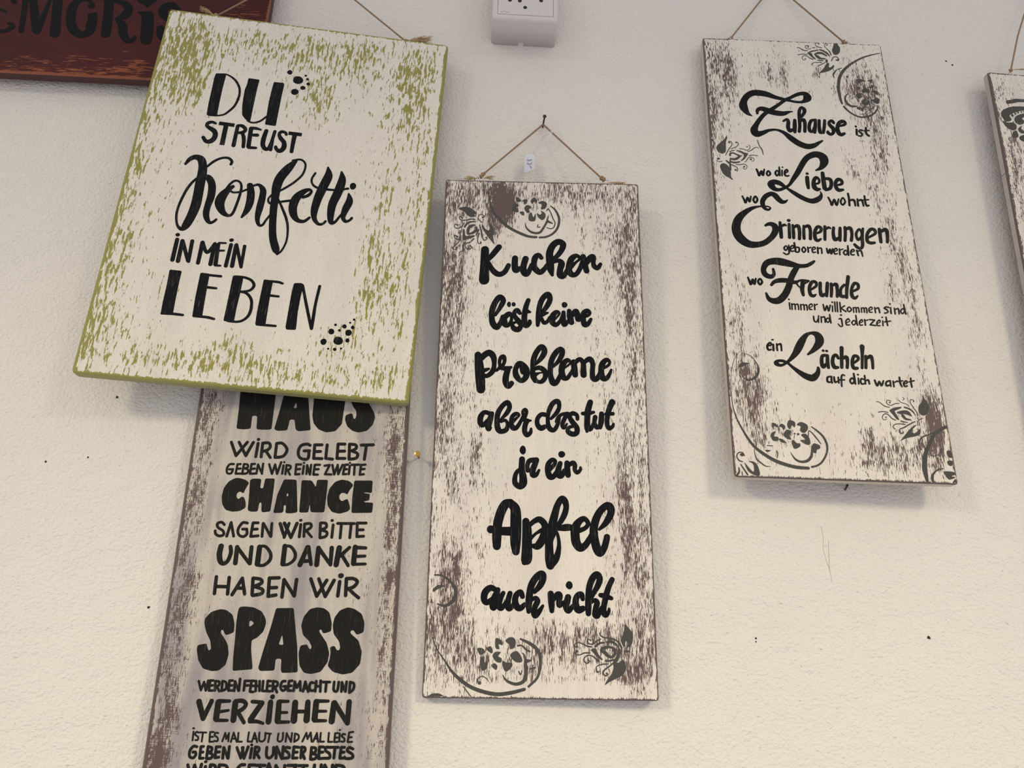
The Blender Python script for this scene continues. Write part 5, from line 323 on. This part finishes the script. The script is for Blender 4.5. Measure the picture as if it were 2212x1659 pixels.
class Paint:
    def __init__(s, lim, z0): s.v, s.f, s.lim, s.z, s.k = [], [], lim, z0, 0
    def vert(s, x, y, dz=0.0):
        lx, ly = s.lim; x = max(-lx, min(lx, x)); y = max(-ly, min(ly, y))
        s.v.append((x, y, s.z + s.k * 6e-6 + dz)); return len(s.v) - 1
    def disc(s, cx, cy, rx, ry, n=16, wob=0.0):
        c = s.vert(cx, cy); ph = random.random() * 6
        r = [s.vert(cx + rx * (1 + wob * math.sin(3 * a + ph)) * math.cos(a), cy + ry * (1 + wob * math.sin(2 * a + ph)) * math.sin(a)) for a in (2 * math.pi * i / n for i in range(n))]
        for i in range(n): s.f.append((c, r[i], r[(i + 1) % n]))
        s.k += 1
    def stroke(s, pts, caps=True, closed=False):
        P = []
        for p in pts:
            if not P or (p[0] - P[-1][0]) ** 2 + (p[1] - P[-1][1]) ** 2 > 1e-12: P.append(p)
        n = len(P); prev = None; first = None; T = []
        for i, p in enumerate(P):
            a = P[(i - 1) % n] if closed else P[max(i - 1, 0)]; b = P[(i + 1) % n] if closed else P[min(i + 1, n - 1)]
            tx, ty = b[0] - a[0], b[1] - a[1]; l = math.hypot(tx, ty) or 1; tx /= l; ty /= l; T.append((tx, ty))
            w = max(p[2], 1e-5) / 2; dz = 5e-6 * i / n
            A = s.vert(p[0] - ty * w, p[1] + tx * w, dz); B = s.vert(p[0] + ty * w, p[1] - tx * w, dz)
            if prev: s.f.append((prev[0], prev[1], B, A))
            else: first = (A, B)
            prev = (A, B)
        if closed: s.f.append((prev[0], prev[1], first[1], first[0]))
        elif caps:
            for p, t, sg in ((P[0], T[0], -1), (P[-1], T[-1], 1)):
                w = max(p[2], 1e-5) / 2; c = s.vert(p[0], p[1]); base = math.atan2(t[1], t[0]) + (0 if sg > 0 else math.pi)
                r = [s.vert(p[0] + w * math.cos(base + a), p[1] + w * math.sin(base + a)) for a in (math.pi * (i / 8 - 0.5) for i in range(9))]
                for i in range(8): s.f.append((c, r[i], r[i + 1]))
        s.k += 1
    def poly(s, rings):
        R = [[Vector((x, y, 0)) for x, y in r] for r in rings]
        tris = tessellate_polygon(R); idx = [s.vert(v.x, v.y) for r in R for v in r]
        for t in tris: s.f.append(tuple(idx[i] for i in t))
        s.k += 1
    def spec(s, text, unit=1e-5):
        for it in text.split(';'):
            kind, body = it[0], it[2:]
            if kind == 'e':
                a, b, c, d = (float(x) * unit for x in body.split(',')); s.disc(a, b, c, d, 18, 0.04); continue
            if kind in 'po':
                rings = [[tuple(float(x) * unit for x in q.split(',')) for q in r.split()] for r in body.split(' h ')]
                if kind == 'p': rings = [soften(r) for r in rings]
                if kind == 'o': rings = [spline(r, True, 4) for r in rings]
                s.poly(rings); continue
            pts = [[float(x) * unit for x in q.split(',')] for q in body.split()]
            if kind == 's': s.stroke(spline(pts))
            elif kind == 'r': s.stroke(spline(pts, True), closed=True)
            elif kind == 'b': s.stroke(pts, caps=False)
            else:
                for a, b in zip(pts, pts[1:]): s.stroke([a, b])

# ---------------- boards ----------------
def board_mesh(w, h, t, face, edge, side, wear, base, chamfer=0.0013, rad=0.0025, edge_wear=1.0, step=0.003, flat_face=False):
    c = chamfer; W2, H2 = w / 2 - c, h / 2 - c
    def lines(L):
        n = max(2, int(2 * L / step)); a = [-L + 2 * L * i / n for i in range(n + 1)]
        a[1:1] = [-L + rad]; a[-1:-1] = [L - rad]; return sorted(a)
    X, Y = lines(W2), lines(H2); nx, ny = len(X), len(Y)
    blobs = [[float(q) for q in b.split(',')] for b in wear.split()]
    V, A = [], []
    def corner(x, y):
        if abs(abs(x) - W2) < 1e-9 and abs(abs(y) - H2) < 1e-9:
            k = rad * 0.2929; return x - math.copysign(k, x), y - math.copysign(k, y)
        return x, y
    for j, y in enumerate(Y):
        for i, x in enumerate(X):
            px, py = corner(x, y); V.append((px, py, 0))
            s = base; solid = 0.0
            for bx, by, rx, ry, a in blobs:
                q = ((px * 1e4 - bx) / rx) ** 2 + ((py * 1e4 - by) / ry) ** 2
                if q < 6:
                    s += a * math.exp(-q * 0.9)
                    if a > 1: solid += (a - 0.7) * math.exp(-q * 1.3)
            s = (0.96 * math.tanh(s * 0.95) if s > 0 else s) + solid * 0.9
            d = min(W2 - abs(px), H2 - abs(py))
            if d < 0.0012: s += edge_wear * (0.9 + 0.8 * random.random())
            A.append(min(s + random.uniform(-0.07, 0.07), 1.9))
    F = [(j * nx + i, j * nx + i + 1, (j + 1) * nx + i + 1, (j + 1) * nx + i) for j in range(ny - 1) for i in range(nx - 1)]
    mi = [0] * len(F)
    ring = [i for i in range(nx)] + [j * nx + nx - 1 for j in range(1, ny)] + [(ny - 1) * nx + i for i in range(nx - 2, -1, -1)] + [j * nx for j in range(ny - 2, 0, -1)]
    def out_ring(z, k):
        r = []
        for a in ring:
            x, y, _ = V[a]; dx = dy = 0
            cx = abs(x) > W2 - rad * 0.99; cy = abs(y) > H2 - rad * 0.99
            if abs(abs(x) - W2) < 1e-9: dx = math.copysign(k, x)
            if abs(abs(y) - H2) < 1e-9: dy = math.copysign(k, y)
            if cx and cy and not dx and not dy: dx, dy = math.copysign(k * 0.75, x), math.copysign(k * 0.75, y)
            V.append((x + dx, y + dy, z)); A.append(0); r.append(len(V) - 1)
        return r
    r1 = out_ring(-c, c); r2 = out_ring(-t + c, c); r3 = out_ring(-t, 0.0)
    n = len(ring)
    for a, b, m in ((ring, r1, 1), (r1, r2, 2), (r2, r3, 1)):
        for i in range(n): F.append((a[i], b[i], b[(i + 1) % n], a[(i + 1) % n])); mi.append(m)
    F.append(tuple(reversed(r3))); mi.append(2)
    return V, F, mi, A

def tube(V, F, path, r, seg=6, close=False):
    base = len(V); n = len(path); up = Vector((0.13, 0.31, 0.94))
    for i, p in enumerate(path):
        a = path[(i - 1) % n] if close else path[max(i - 1, 0)]; b = path[(i + 1) % n] if close else path[min(i + 1, n - 1)]
        t = (Vector(b) - Vector(a)).normalized(); u = t.cross(up)
        if u.length < 1e-4: u = t.cross(Vector((1, 0, 0)))
        u.normalize(); v = t.cross(u); rr = r[i] if isinstance(r, (list, tuple)) else r
        for k in range(seg):
            an = 2 * math.pi * k / seg; V.append(tuple(Vector(p) + (u * math.cos(an) + v * math.sin(an)) * rr))
    for i in range(n if close else n - 1):
        for k in range(seg):
            a = base + i * seg + k; b = base + i * seg + (k + 1) % seg; j = (i + 1) % n
            F.append((a, b, base + j * seg + (k + 1) % seg, base + j * seg + k))
    if not close:
        F.append(tuple(base + k for k in reversed(range(seg)))); F.append(tuple(base + (n - 1) * seg + k for k in range(seg)))
def twisted(V, F, pts, r=0.00062, pitch=0.0042, sag=0.0):
    pts = [Vector(p) for p in pts]; L = sum((b - a).length for a, b in zip(pts, pts[1:]))
    n = max(8, int(L / 0.0007)); path = []
    for i in range(n + 1):
        s = L * i / n; k = 0
        while k < len(pts) - 2 and s > (pts[k + 1] - pts[k]).length: s -= (pts[k + 1] - pts[k]).length; k += 1
        d = pts[k + 1] - pts[k]; p = pts[k] + d * min(1, s / d.length); path.append((p, d.normalized(), L * i / n))
    for ph in (0, math.pi):
        q = []
        for p, t, s in path:
            u = t.cross(Vector((0, 0, 1))).normalized(); v = t.cross(u); an = 2 * math.pi * s / pitch + ph
            q.append(p + (u * math.cos(an) + v * math.sin(an)) * r * 0.8)
        tube(V, F, q, r, 6)
def fibres(V, F, start, end, n, spread, rad=0.00018):
    a, b = Vector(start), Vector(end); L = (b - a).length
    for i in range(n):
        e = a.lerp(b, random.uniform(.55, 1.08)) + Vector((0, random.uniform(-.8, 1.1), random.uniform(-.3, .9))) * spread
        ph, am, fr = random.random() * 6, random.uniform(.1, .45) * spread, random.uniform(3, 8); q = []
        for k in range(9):
            t = k / 8; q.append(a.lerp(e, t) + Vector((math.cos(t * fr + ph) * am * .5, math.sin(t * fr + ph) * am * t + spread * .3 * math.sin(t * 3), 0)))
        tube(V, F, q, rad, 4)
def knot(V, F, c, s=0.0016):
    c = Vector(c); q = []
    for i in range(26):
        a = 2 * math.pi * i / 26
        q.append(c + Vector(((math.sin(a) + 2 * math.sin(2 * a)) * s * .42, (math.cos(a) - 2 * math.cos(2 * a)) * s * .42, -math.sin(3 * a) * s * .5)))
    tube(V, F, q, 0.0008, 6, True)
def screw_eye(parent, x, y, z, r=0.0030):
    V, F = [], []
    q = [Vector((x + r * math.sin(a) * math.cos(.5), y + r + 0.0006 - r * math.cos(a), z + r * math.sin(a) * math.sin(.5))) for a in (2 * math.pi * (i + .6) / 22 for i in range(21))]
    tube(V, F, q, 0.00065, 8); tube(V, F, [(x, y - 0.004, z), (x, y + 0.0014, z)], 0.0008, 8)
    return mesh_ob('screw_eye', V, F, M['steel'], parent, smooth=True)

def sign(key, face, edge, side, t, label, base, z_stencil=None, **kw):
    fr, w, h = POSES[key]; m = frame_matrix(fr)
    root = empty('wooden_sign', m, label, 'sign')
    V, F, mi, A = board_mesh(w, h, t, None, None, None, globals()[key.upper() + '_WEAR'], base, **kw)
    b = mesh_ob('board', V, F, [M[face], M[edge], M[side]], root, midx=mi)
    at = b.data.attributes.new('wear', 'FLOAT', 'POINT'); at.data.foreach_set('value', A)
    lim = (w / 2 - 0.0016, h / 2 - 0.0016)
    black = {'haus': 'black_haus', 'red': 'black_red'}.get(key, 'black'); prev = None; parts = []
    for name, lab, spec in globals()[key.upper() + '_PAINT']:
        pre = None
        p = Paint(lim, 0.00012); p.spec(spec)
        if lab is None and name == 'painted_word' and parts:      # the end of the word before it
            parts[-1][2].append(p); continue
        parts.append([name, lab, [p]])
    for name, lab, ps in parts:
        V, F = [], []
        for p in ps:
            k = len(V); V += p.v; F += [tuple(i + k for i in f) for f in p.f]
        mat = M['stencil'] if name in ('painted_flower', 'painted_scroll') else M[black]
        mesh_ob(name, V, F, mat, root, lab)
    return root

def twine_part(root, lines, knots, frays, name='twine'):
    V, F = [], []
    for l in lines: twisted(V, F, l)
    mesh_ob(name, V, F, M['twine'], root, smooth=True)
    for k in knots:
        V, F = [], []; knot(V, F, k); mesh_ob('knot', V, F, M['twine'], root, smooth=True)
    for a, b, n, s in frays:
        V, F = [], []; fibres(V, F, a, b, n, s)
        mesh_ob('frayed_end', V, F, M['fray'], root, smooth=True)

# ---------------- wall ----------------
me_v = [(-2.6, 0, -1.6), (2.6, 0, -1.6), (2.6, 0, 2.4), (-2.6, 0, 2.4), (-2.6, .1, -1.6), (2.6, .1, -1.6), (2.6, .1, 2.4), (-2.6, .1, 2.4)]
wall = mesh_ob('wall_back', me_v, [(0, 1, 2, 3), (5, 4, 7, 6), (0, 4, 5, 1), (3, 2, 6, 7), (0, 3, 7, 4), (1, 5, 6, 2)], M['wall'])
tag(wall, kind='structure')
def nail_hole(x, z, r=0.0011, sx=1.0):
    p = Paint((9, 9), 0.0); p.disc(x, z, r * sx, r, 12, 0.2)
    mesh_ob('nail_hole', [(a, -0.0002, b) for a, b, c in p.v], p.f, M['hole'], wall)
for x, z, r, s in ((-.3464, .2375, .0015, .8), (-.3615, .178, .0010, .8), (-.3986, .1727, .0010, 1), (-.2829, .046, .0012, 1), (.411, .0374, .0014, 1.1), (.2526, .0330, .0010, .8), (.2524, .0300, .0009, .6), (.5402, .6975, .0011, 1), (.5470, .6920, .0012, 1)):
    nail_hole(x, z, r, s)
def scratch(pts, w):
    p = Paint((9, 9), 0.0); p.stroke([[a, b, w * random.uniform(.5, 1.2)] for a, b in pts])
    mesh_ob('scratch', [(a, -0.00015 - c, b) for a, b, c in p.v], p.f, M['crack'], wall)
scratch([(0.3237, 0.1351), (0.3243, 0.1232), (0.3231, 0.1128), (0.3251, 0.1013), (0.327, 0.095), (0.3277, 0.0848)], 0.0003)
scratch([(.3290, .1220), (.3281, .1120), (.3272, .1010), (.3268, .0940)], 0.0003)
# a hairline crack with raised plaster lips at the lower left
V, F = [], []
q = [(-.3990, -.0040 - .0560), (-.3847, -.0572), (-.3755, -.0531), (-.3619, -.0528), (-.3484, -.0518), (-.3375, -.0467), (-.3252, -.0481)]
tube(V, F, [(x, 0.0002, z) for x, z in spline(q, False, 5)], [0.0002 + 0.0007 * random.random() for _ in spline(q, False, 5)], 6)
mesh_ob('plaster_crack', V, F, M['wall'], wall, 'raised crack in the plaster at lower left')

# ---------------- signs ----------------
E0 = dict(edge_wear=1.0)
red = sign('red', 'red_face', 'red_edge', 'red_side', 0.012, 'dark red wooden sign with black letters behind the olive-edged Konfetti board', 0.22, edge_wear=.5)
haus = sign('haus', 'haus_face', 'brown_edge', 'grey_side', 0.009, 'tall narrow grey-white sign reading HAUS, CHANCE and SPASS, partly hidden by the green-edged board', 0.42, edge_wear=.7, chamfer=0.0016)
green = sign('green', 'green_face', 'olive_edge', 'olive_side', 0.0115, 'wide cream sign with worn olive edges reading Du streust Konfetti in mein Leben', 0.22, edge_wear=.8, chamfer=0.0014)
kuchen = sign('kuchen', 'kuchen_face', 'brown_edge', 'brown_edge', 0.0085, 'narrow white-washed sign with brown wear reading Kuchen, Probleme and Apfel, middle of the wall', 0.52, edge_wear=.4, chamfer=0.0009, rad=0.0012)
zuhause = sign('zuhause', 'zuhause_face', 'brown_edge', 'pale_side', 0.0105, 'narrow white-washed sign reading Zuhause, Liebe, Erinnerungen, Freunde and Lächeln', 0.24, edge_wear=.45, chamfer=0.0012, rad=0.0018)
right = sign('right', 'right_face', 'brown_edge', 'worn_side', 0.0095, 'white-washed sign with a grey leaf stencil, cut off by the right edge of the photo', 0.35, edge_wear=.6, chamfer=0.0015)

def mm(*a): return tuple(x * 1e-3 for x in a)
# eyes sit in the top edge; twine runs from eye to nail and back
kt = POSES['kuchen'][2] / 2; zm = -0.0042
inv = kuchen.matrix_world.inverted()
apex_k = inv @ Vector((.0572, -.0055, .5741 - .0020))
screw_eye(kuchen, -.0680, kt, zm); screw_eye(kuchen, .0672, kt, zm)
twine_part(kuchen, [[mm(-61.5, 261.5, -4.2), apex_k], [apex_k + Vector((.0004, 0, 0)), mm(61.8, 261.0, -4.2)], [mm(-61.5, 261.5, -4.2), mm(-66.6, 256.0, -4.0)], [mm(61.8, 261.0, -4.2), mm(66.0, 256.6, -4.0)], [mm(62.6, 260.0, -3.4), mm(65.6, 257.0, -3.2)]],
    [mm(-61.8, 261.3, -4.2), mm(-63.6, 258.6, -3.8), mm(62.4, 260.2, -4.2), mm(64.6, 258.2, -3.6)],
    [(mm(-67, 255.6, -4), mm(-81, 254, -3), 44, .0022), (mm(-61, 256, -4), mm(-50, 254.5, -2.5), 22, .0022), (mm(-60, 257.5, -4), mm(-49, 257.5, -3), 8, .0014), (mm(68, 254.6, -4), mm(87, 252.8, -3), 30, .0014)])
zt = POSES['zuhause'][2] / 2; inv = zuhause.matrix_world.inverted()
apex_z = Vector(mm(-5.6, 368, -16))
screw_eye(zuhause, -.0722, zt, -.006); screw_eye(zuhause, .0682, zt, -.006)
twine_part(zuhause, [[mm(-67.8, 269.5, -6), apex_z], [apex_z, mm(62.6, 270.6, -6)], [mm(-67.8, 269.5, -6), mm(-71.4, 263.4, -5.5)], [mm(62.6, 270.6, -6), mm(67.4, 264.0, -5.6)]],
    [mm(-68.6, 268.2, -6), mm(-69.8, 265.6, -5.4), mm(63.4, 269.6, -6), mm(65.6, 266.8, -5.4)],
    [(mm(68.5, 262.5, -6), mm(92, 259.6, -4), 26, .0010), (mm(66, 262, -6), mm(80, 262.5, -4), 6, .0014)])
gt = POSES['green'][2] / 2
apex_g = Vector(mm(-17.8, 323, -22))
screw_eye(green, -.1055, gt, -.0065); screw_eye(green, .1015, gt - .0042, -.0075, .0024)
twine_part(green, [[mm(-103.6, 215.6, -6.5), apex_g], [apex_g, mm(101.6, 216.4, -6.5)]],
    [mm(-103.8, 215.4, -5.5), mm(102.6, 214.8, -6.0), mm(104.8, 213.6, -5.2)],
    [(mm(-106, 214.6, -5), mm(-121, 218.5, -3), 46, .0030), (mm(105, 214, -6), mm(131, 216, -4), 90, .0050)])
rt = POSES['right'][2] / 2
screw_eye(right, -.0690, rt, -.006)
screw_eye(right, .0690, rt, -.006)
apex_r = Vector(mm(0, 430, -14))
twine_part(right, [[mm(-67.2, 259, -6), mm(-46.7, 318, -9), apex_r], [apex_r, mm(67, 259, -6)]], [mm(-67.0, 260.0, -6), mm(67, 260, -6)],
    [(mm(-66.5, 260, -5), mm(-48, 260.5, -3), 20, .0010)])

# ---------------- nails ----------------
def nail(base, head, label, mat, hr=0.0021, r=0.0008):
    base, head = Vector(base), Vector(head); d = (head - base).normalized()
    m = Matrix.Translation(base); root = empty('nail', m, label, 'nail')
    V, F = [], []; tube(V, F, [Vector((0, 0.001, 0)), head - base], r, 10); mesh_ob('shank', V, F, mat, root, smooth=True)
    V, F = [], []; h = head - base
    tube(V, F, [h - d * .0007, h - d * .0006, h, h + d * .0003], [hr * .6, hr, hr * .95, hr * .5], 14); mesh_ob('nail_head', V, F, mat, root)
    return root
nail((.0572, 0, .5725), (.0580, -.0185, .5732), 'dark nail holding the twine of the Kuchen sign', M['dark_steel'], .0021, .0009)
nail((-.0567, 0, .1881), (-.0576, -.0125, .1890), 'small brass nail in the gap between the two narrow signs', M['brass'], .0029, .0010)
nail((.3514, 0, .1706), (.3490, -.0100, .1728), 'dark nail tip under the bottom edge of the Zuhause sign', M['dark_steel'], .0012, .0009)
for sgn, ap, lab in ((zuhause, apex_z, 'Zuhause'), (green, apex_g, 'Konfetti'), (right, apex_r, 'rightmost')):
    p = sgn.matrix_world @ ap
    nail((p.x, 0, p.z - .0016), (p.x, p.y - .008, p.z - .0010), 'dark nail above the picture carrying the %s sign' % lab, M['dark_steel'])

# ---------------- price tag ----------------
tg = empty('price_tag', Matrix.Translation((.042, -.012, .503)), 'small pale price tag on white thread reading 31.-, hanging inside the Kuchen twine', 'price tag')
def tw(p, y=-.012): return (p[0] - .042, y + .012, p[1] - .503)
o = [(.0364, .5213), (.0398, .5272), (.0437, .5281), (.0482, .5258), (.0478, .5079), (.0374, .5030)]
n = len(o); V = [tw(p, -.0120 - .0010 * math.sin((p[1] - .503) * 120)) for p in o]; V += [(x, y + .0003, z) for x, y, z in V]
F = [tuple(reversed(range(n))), tuple(range(n, 2 * n))] + [(i, (i + 1) % n, (i + 1) % n + n, i + n) for i in range(n)]
mesh_ob('tag_card', V, F, M['paper'], tg)
V, F = [], []
for line in ([(.0410, .5262), (.0403, .5300), (.0420, .5330), (.0455, .5345), (.0500, .5400), (.0560, .5445), (.0620, .5500), (.0660, .5580), (.0674, .5612)],
             [(.0430, .5262), (.0432, .5300), (.0440, .5340), (.0470, .5372), (.0520, .5405), (.0590, .5450), (.0640, .5520), (.0676, .5590)],
             [(.0676, .5590), (.0690, .5604), (.0682, .5622), (.0668, .5612)], [(.0545, .5500), (.0580, .5560), (.0640, .5588), (.0674, .5606)]):
    tube(V, F, [tw(p, -.0105) for p in spline([list(q) for q in line], False, 5)], .00032, 5)
mesh_ob('thread', V, F, M['thread'], tg, smooth=True)
V, F = [], []
for line in ([(.0446, .5201), (.0443, .5186), (.0430, .5186), (.0427, .5192)], [(.0428, .5186), (.0408, .5178), (.0403, .5186), (.0405, .5196)],
             [(.0449, .5156), (.0438, .5136), (.0404, .5137), (.0407, .5153)], [(.0430, .5114), (.0446, .5084)]):
    tube(V, F, [tw(p, -.0126 - .0010 * math.sin((p[1] - .503) * 120)) for p in spline([list(q) for q in line], False, 4)], .00026, 5)
mesh_ob('inked_price', V, F, M['ink'], tg)

# ---------------- wall socket ----------------
sx0, sx1, sz0, sz1, sd = -.0040, .0708, .6858, .7700, .040
sk = empty('wall_socket', Matrix.Translation(((sx0 + sx1) / 2, 0, sz0)), 'white surface-mounted multiple wall socket between the Konfetti and Zuhause signs', 'wall socket')
def rounded_box(x0, x1, y0, y1, z0, z1, bev, seg=4):
    bm = bmesh.new(); bmesh.ops.create_cube(bm, size=1)
    for v in bm.verts: v.co = Vector((x0 + (v.co.x + .5) * (x1 - x0), y0 + (v.co.y + .5) * (y1 - y0), z0 + (v.co.z + .5) * (z1 - z0)))
    e = [e for e in bm.edges if min(v.co.y for v in e.verts) < (y0 + y1) / 2 or abs(e.verts[0].co.y - e.verts[1].co.y) > 1e-4]
    bmesh.ops.bevel(bm, geom=e, offset=bev, segments=seg, affect='EDGES', profile=.5)
    V = [v.co.copy() for v in bm.verts]; F = [tuple(v.index for v in f.verts) for f in bm.faces]; bm.free(); return V, F
bx = (sx0 + sx1) / 2
V, F = rounded_box(sx0 - bx, sx1 - bx, -sd, .0, 0, sz1 - sz0, .0042, 5); mesh_ob('housing', V, F, M['plastic'], sk, smooth=True)
V, F = rounded_box(.0020 - bx, .0650 - bx, -sd - .00010, -sd + .002, .6916 - sz0, .7655 - sz0, .0001, 1); mesh_ob('seam', V, F, M['gap'], sk, 'dark seam around the socket face')
V, F = rounded_box(.0024 - bx, .0646 - bx, -sd - .00035, -sd + .002, .6919 - sz0, .7650 - sz0, .0002, 2); mesh_ob('face_plate', V, F, M['plastic'], sk)
for hx, hz in ((.0156, .7122), (.0268, .7119), (.0509, .7138), (.0330, .7028), (.0156, .7235), (.0330, .7330), (.0509, .7240), (.0400, .7290)):
    V, F = [], []
    q = [Vector((hx - bx, -sd - .00030, hz - sz0)), Vector((hx - bx, -sd - .00045, hz - sz0)), Vector((hx - bx, -sd - .00046, hz - sz0))]
    tube(V, F, q, [.0022, .0022, .0020], 20); mesh_ob('socket_hole', V, F, M['hole'], sk)
p = Paint((1, 1), 0); p.stroke([[.0054, .6948, .00035], [.0087, .6946, .00035]]); p.stroke([[.0090, .6962, .00035], [.0118, .6946, .00035], [.0152, .6945, .00035]])
mesh_ob('switch_symbol', [(x - bx, -sd - .0004 - z, y - sz0) for x, y, z in p.v], p.f, M['gap'], sk)
V, F = rounded_box(.0275 - bx, .0335 - bx, -.0045, .0, -.0006, .0006, .0002, 1); mesh_ob('cable_lug', V, F, M['plastic'], sk)
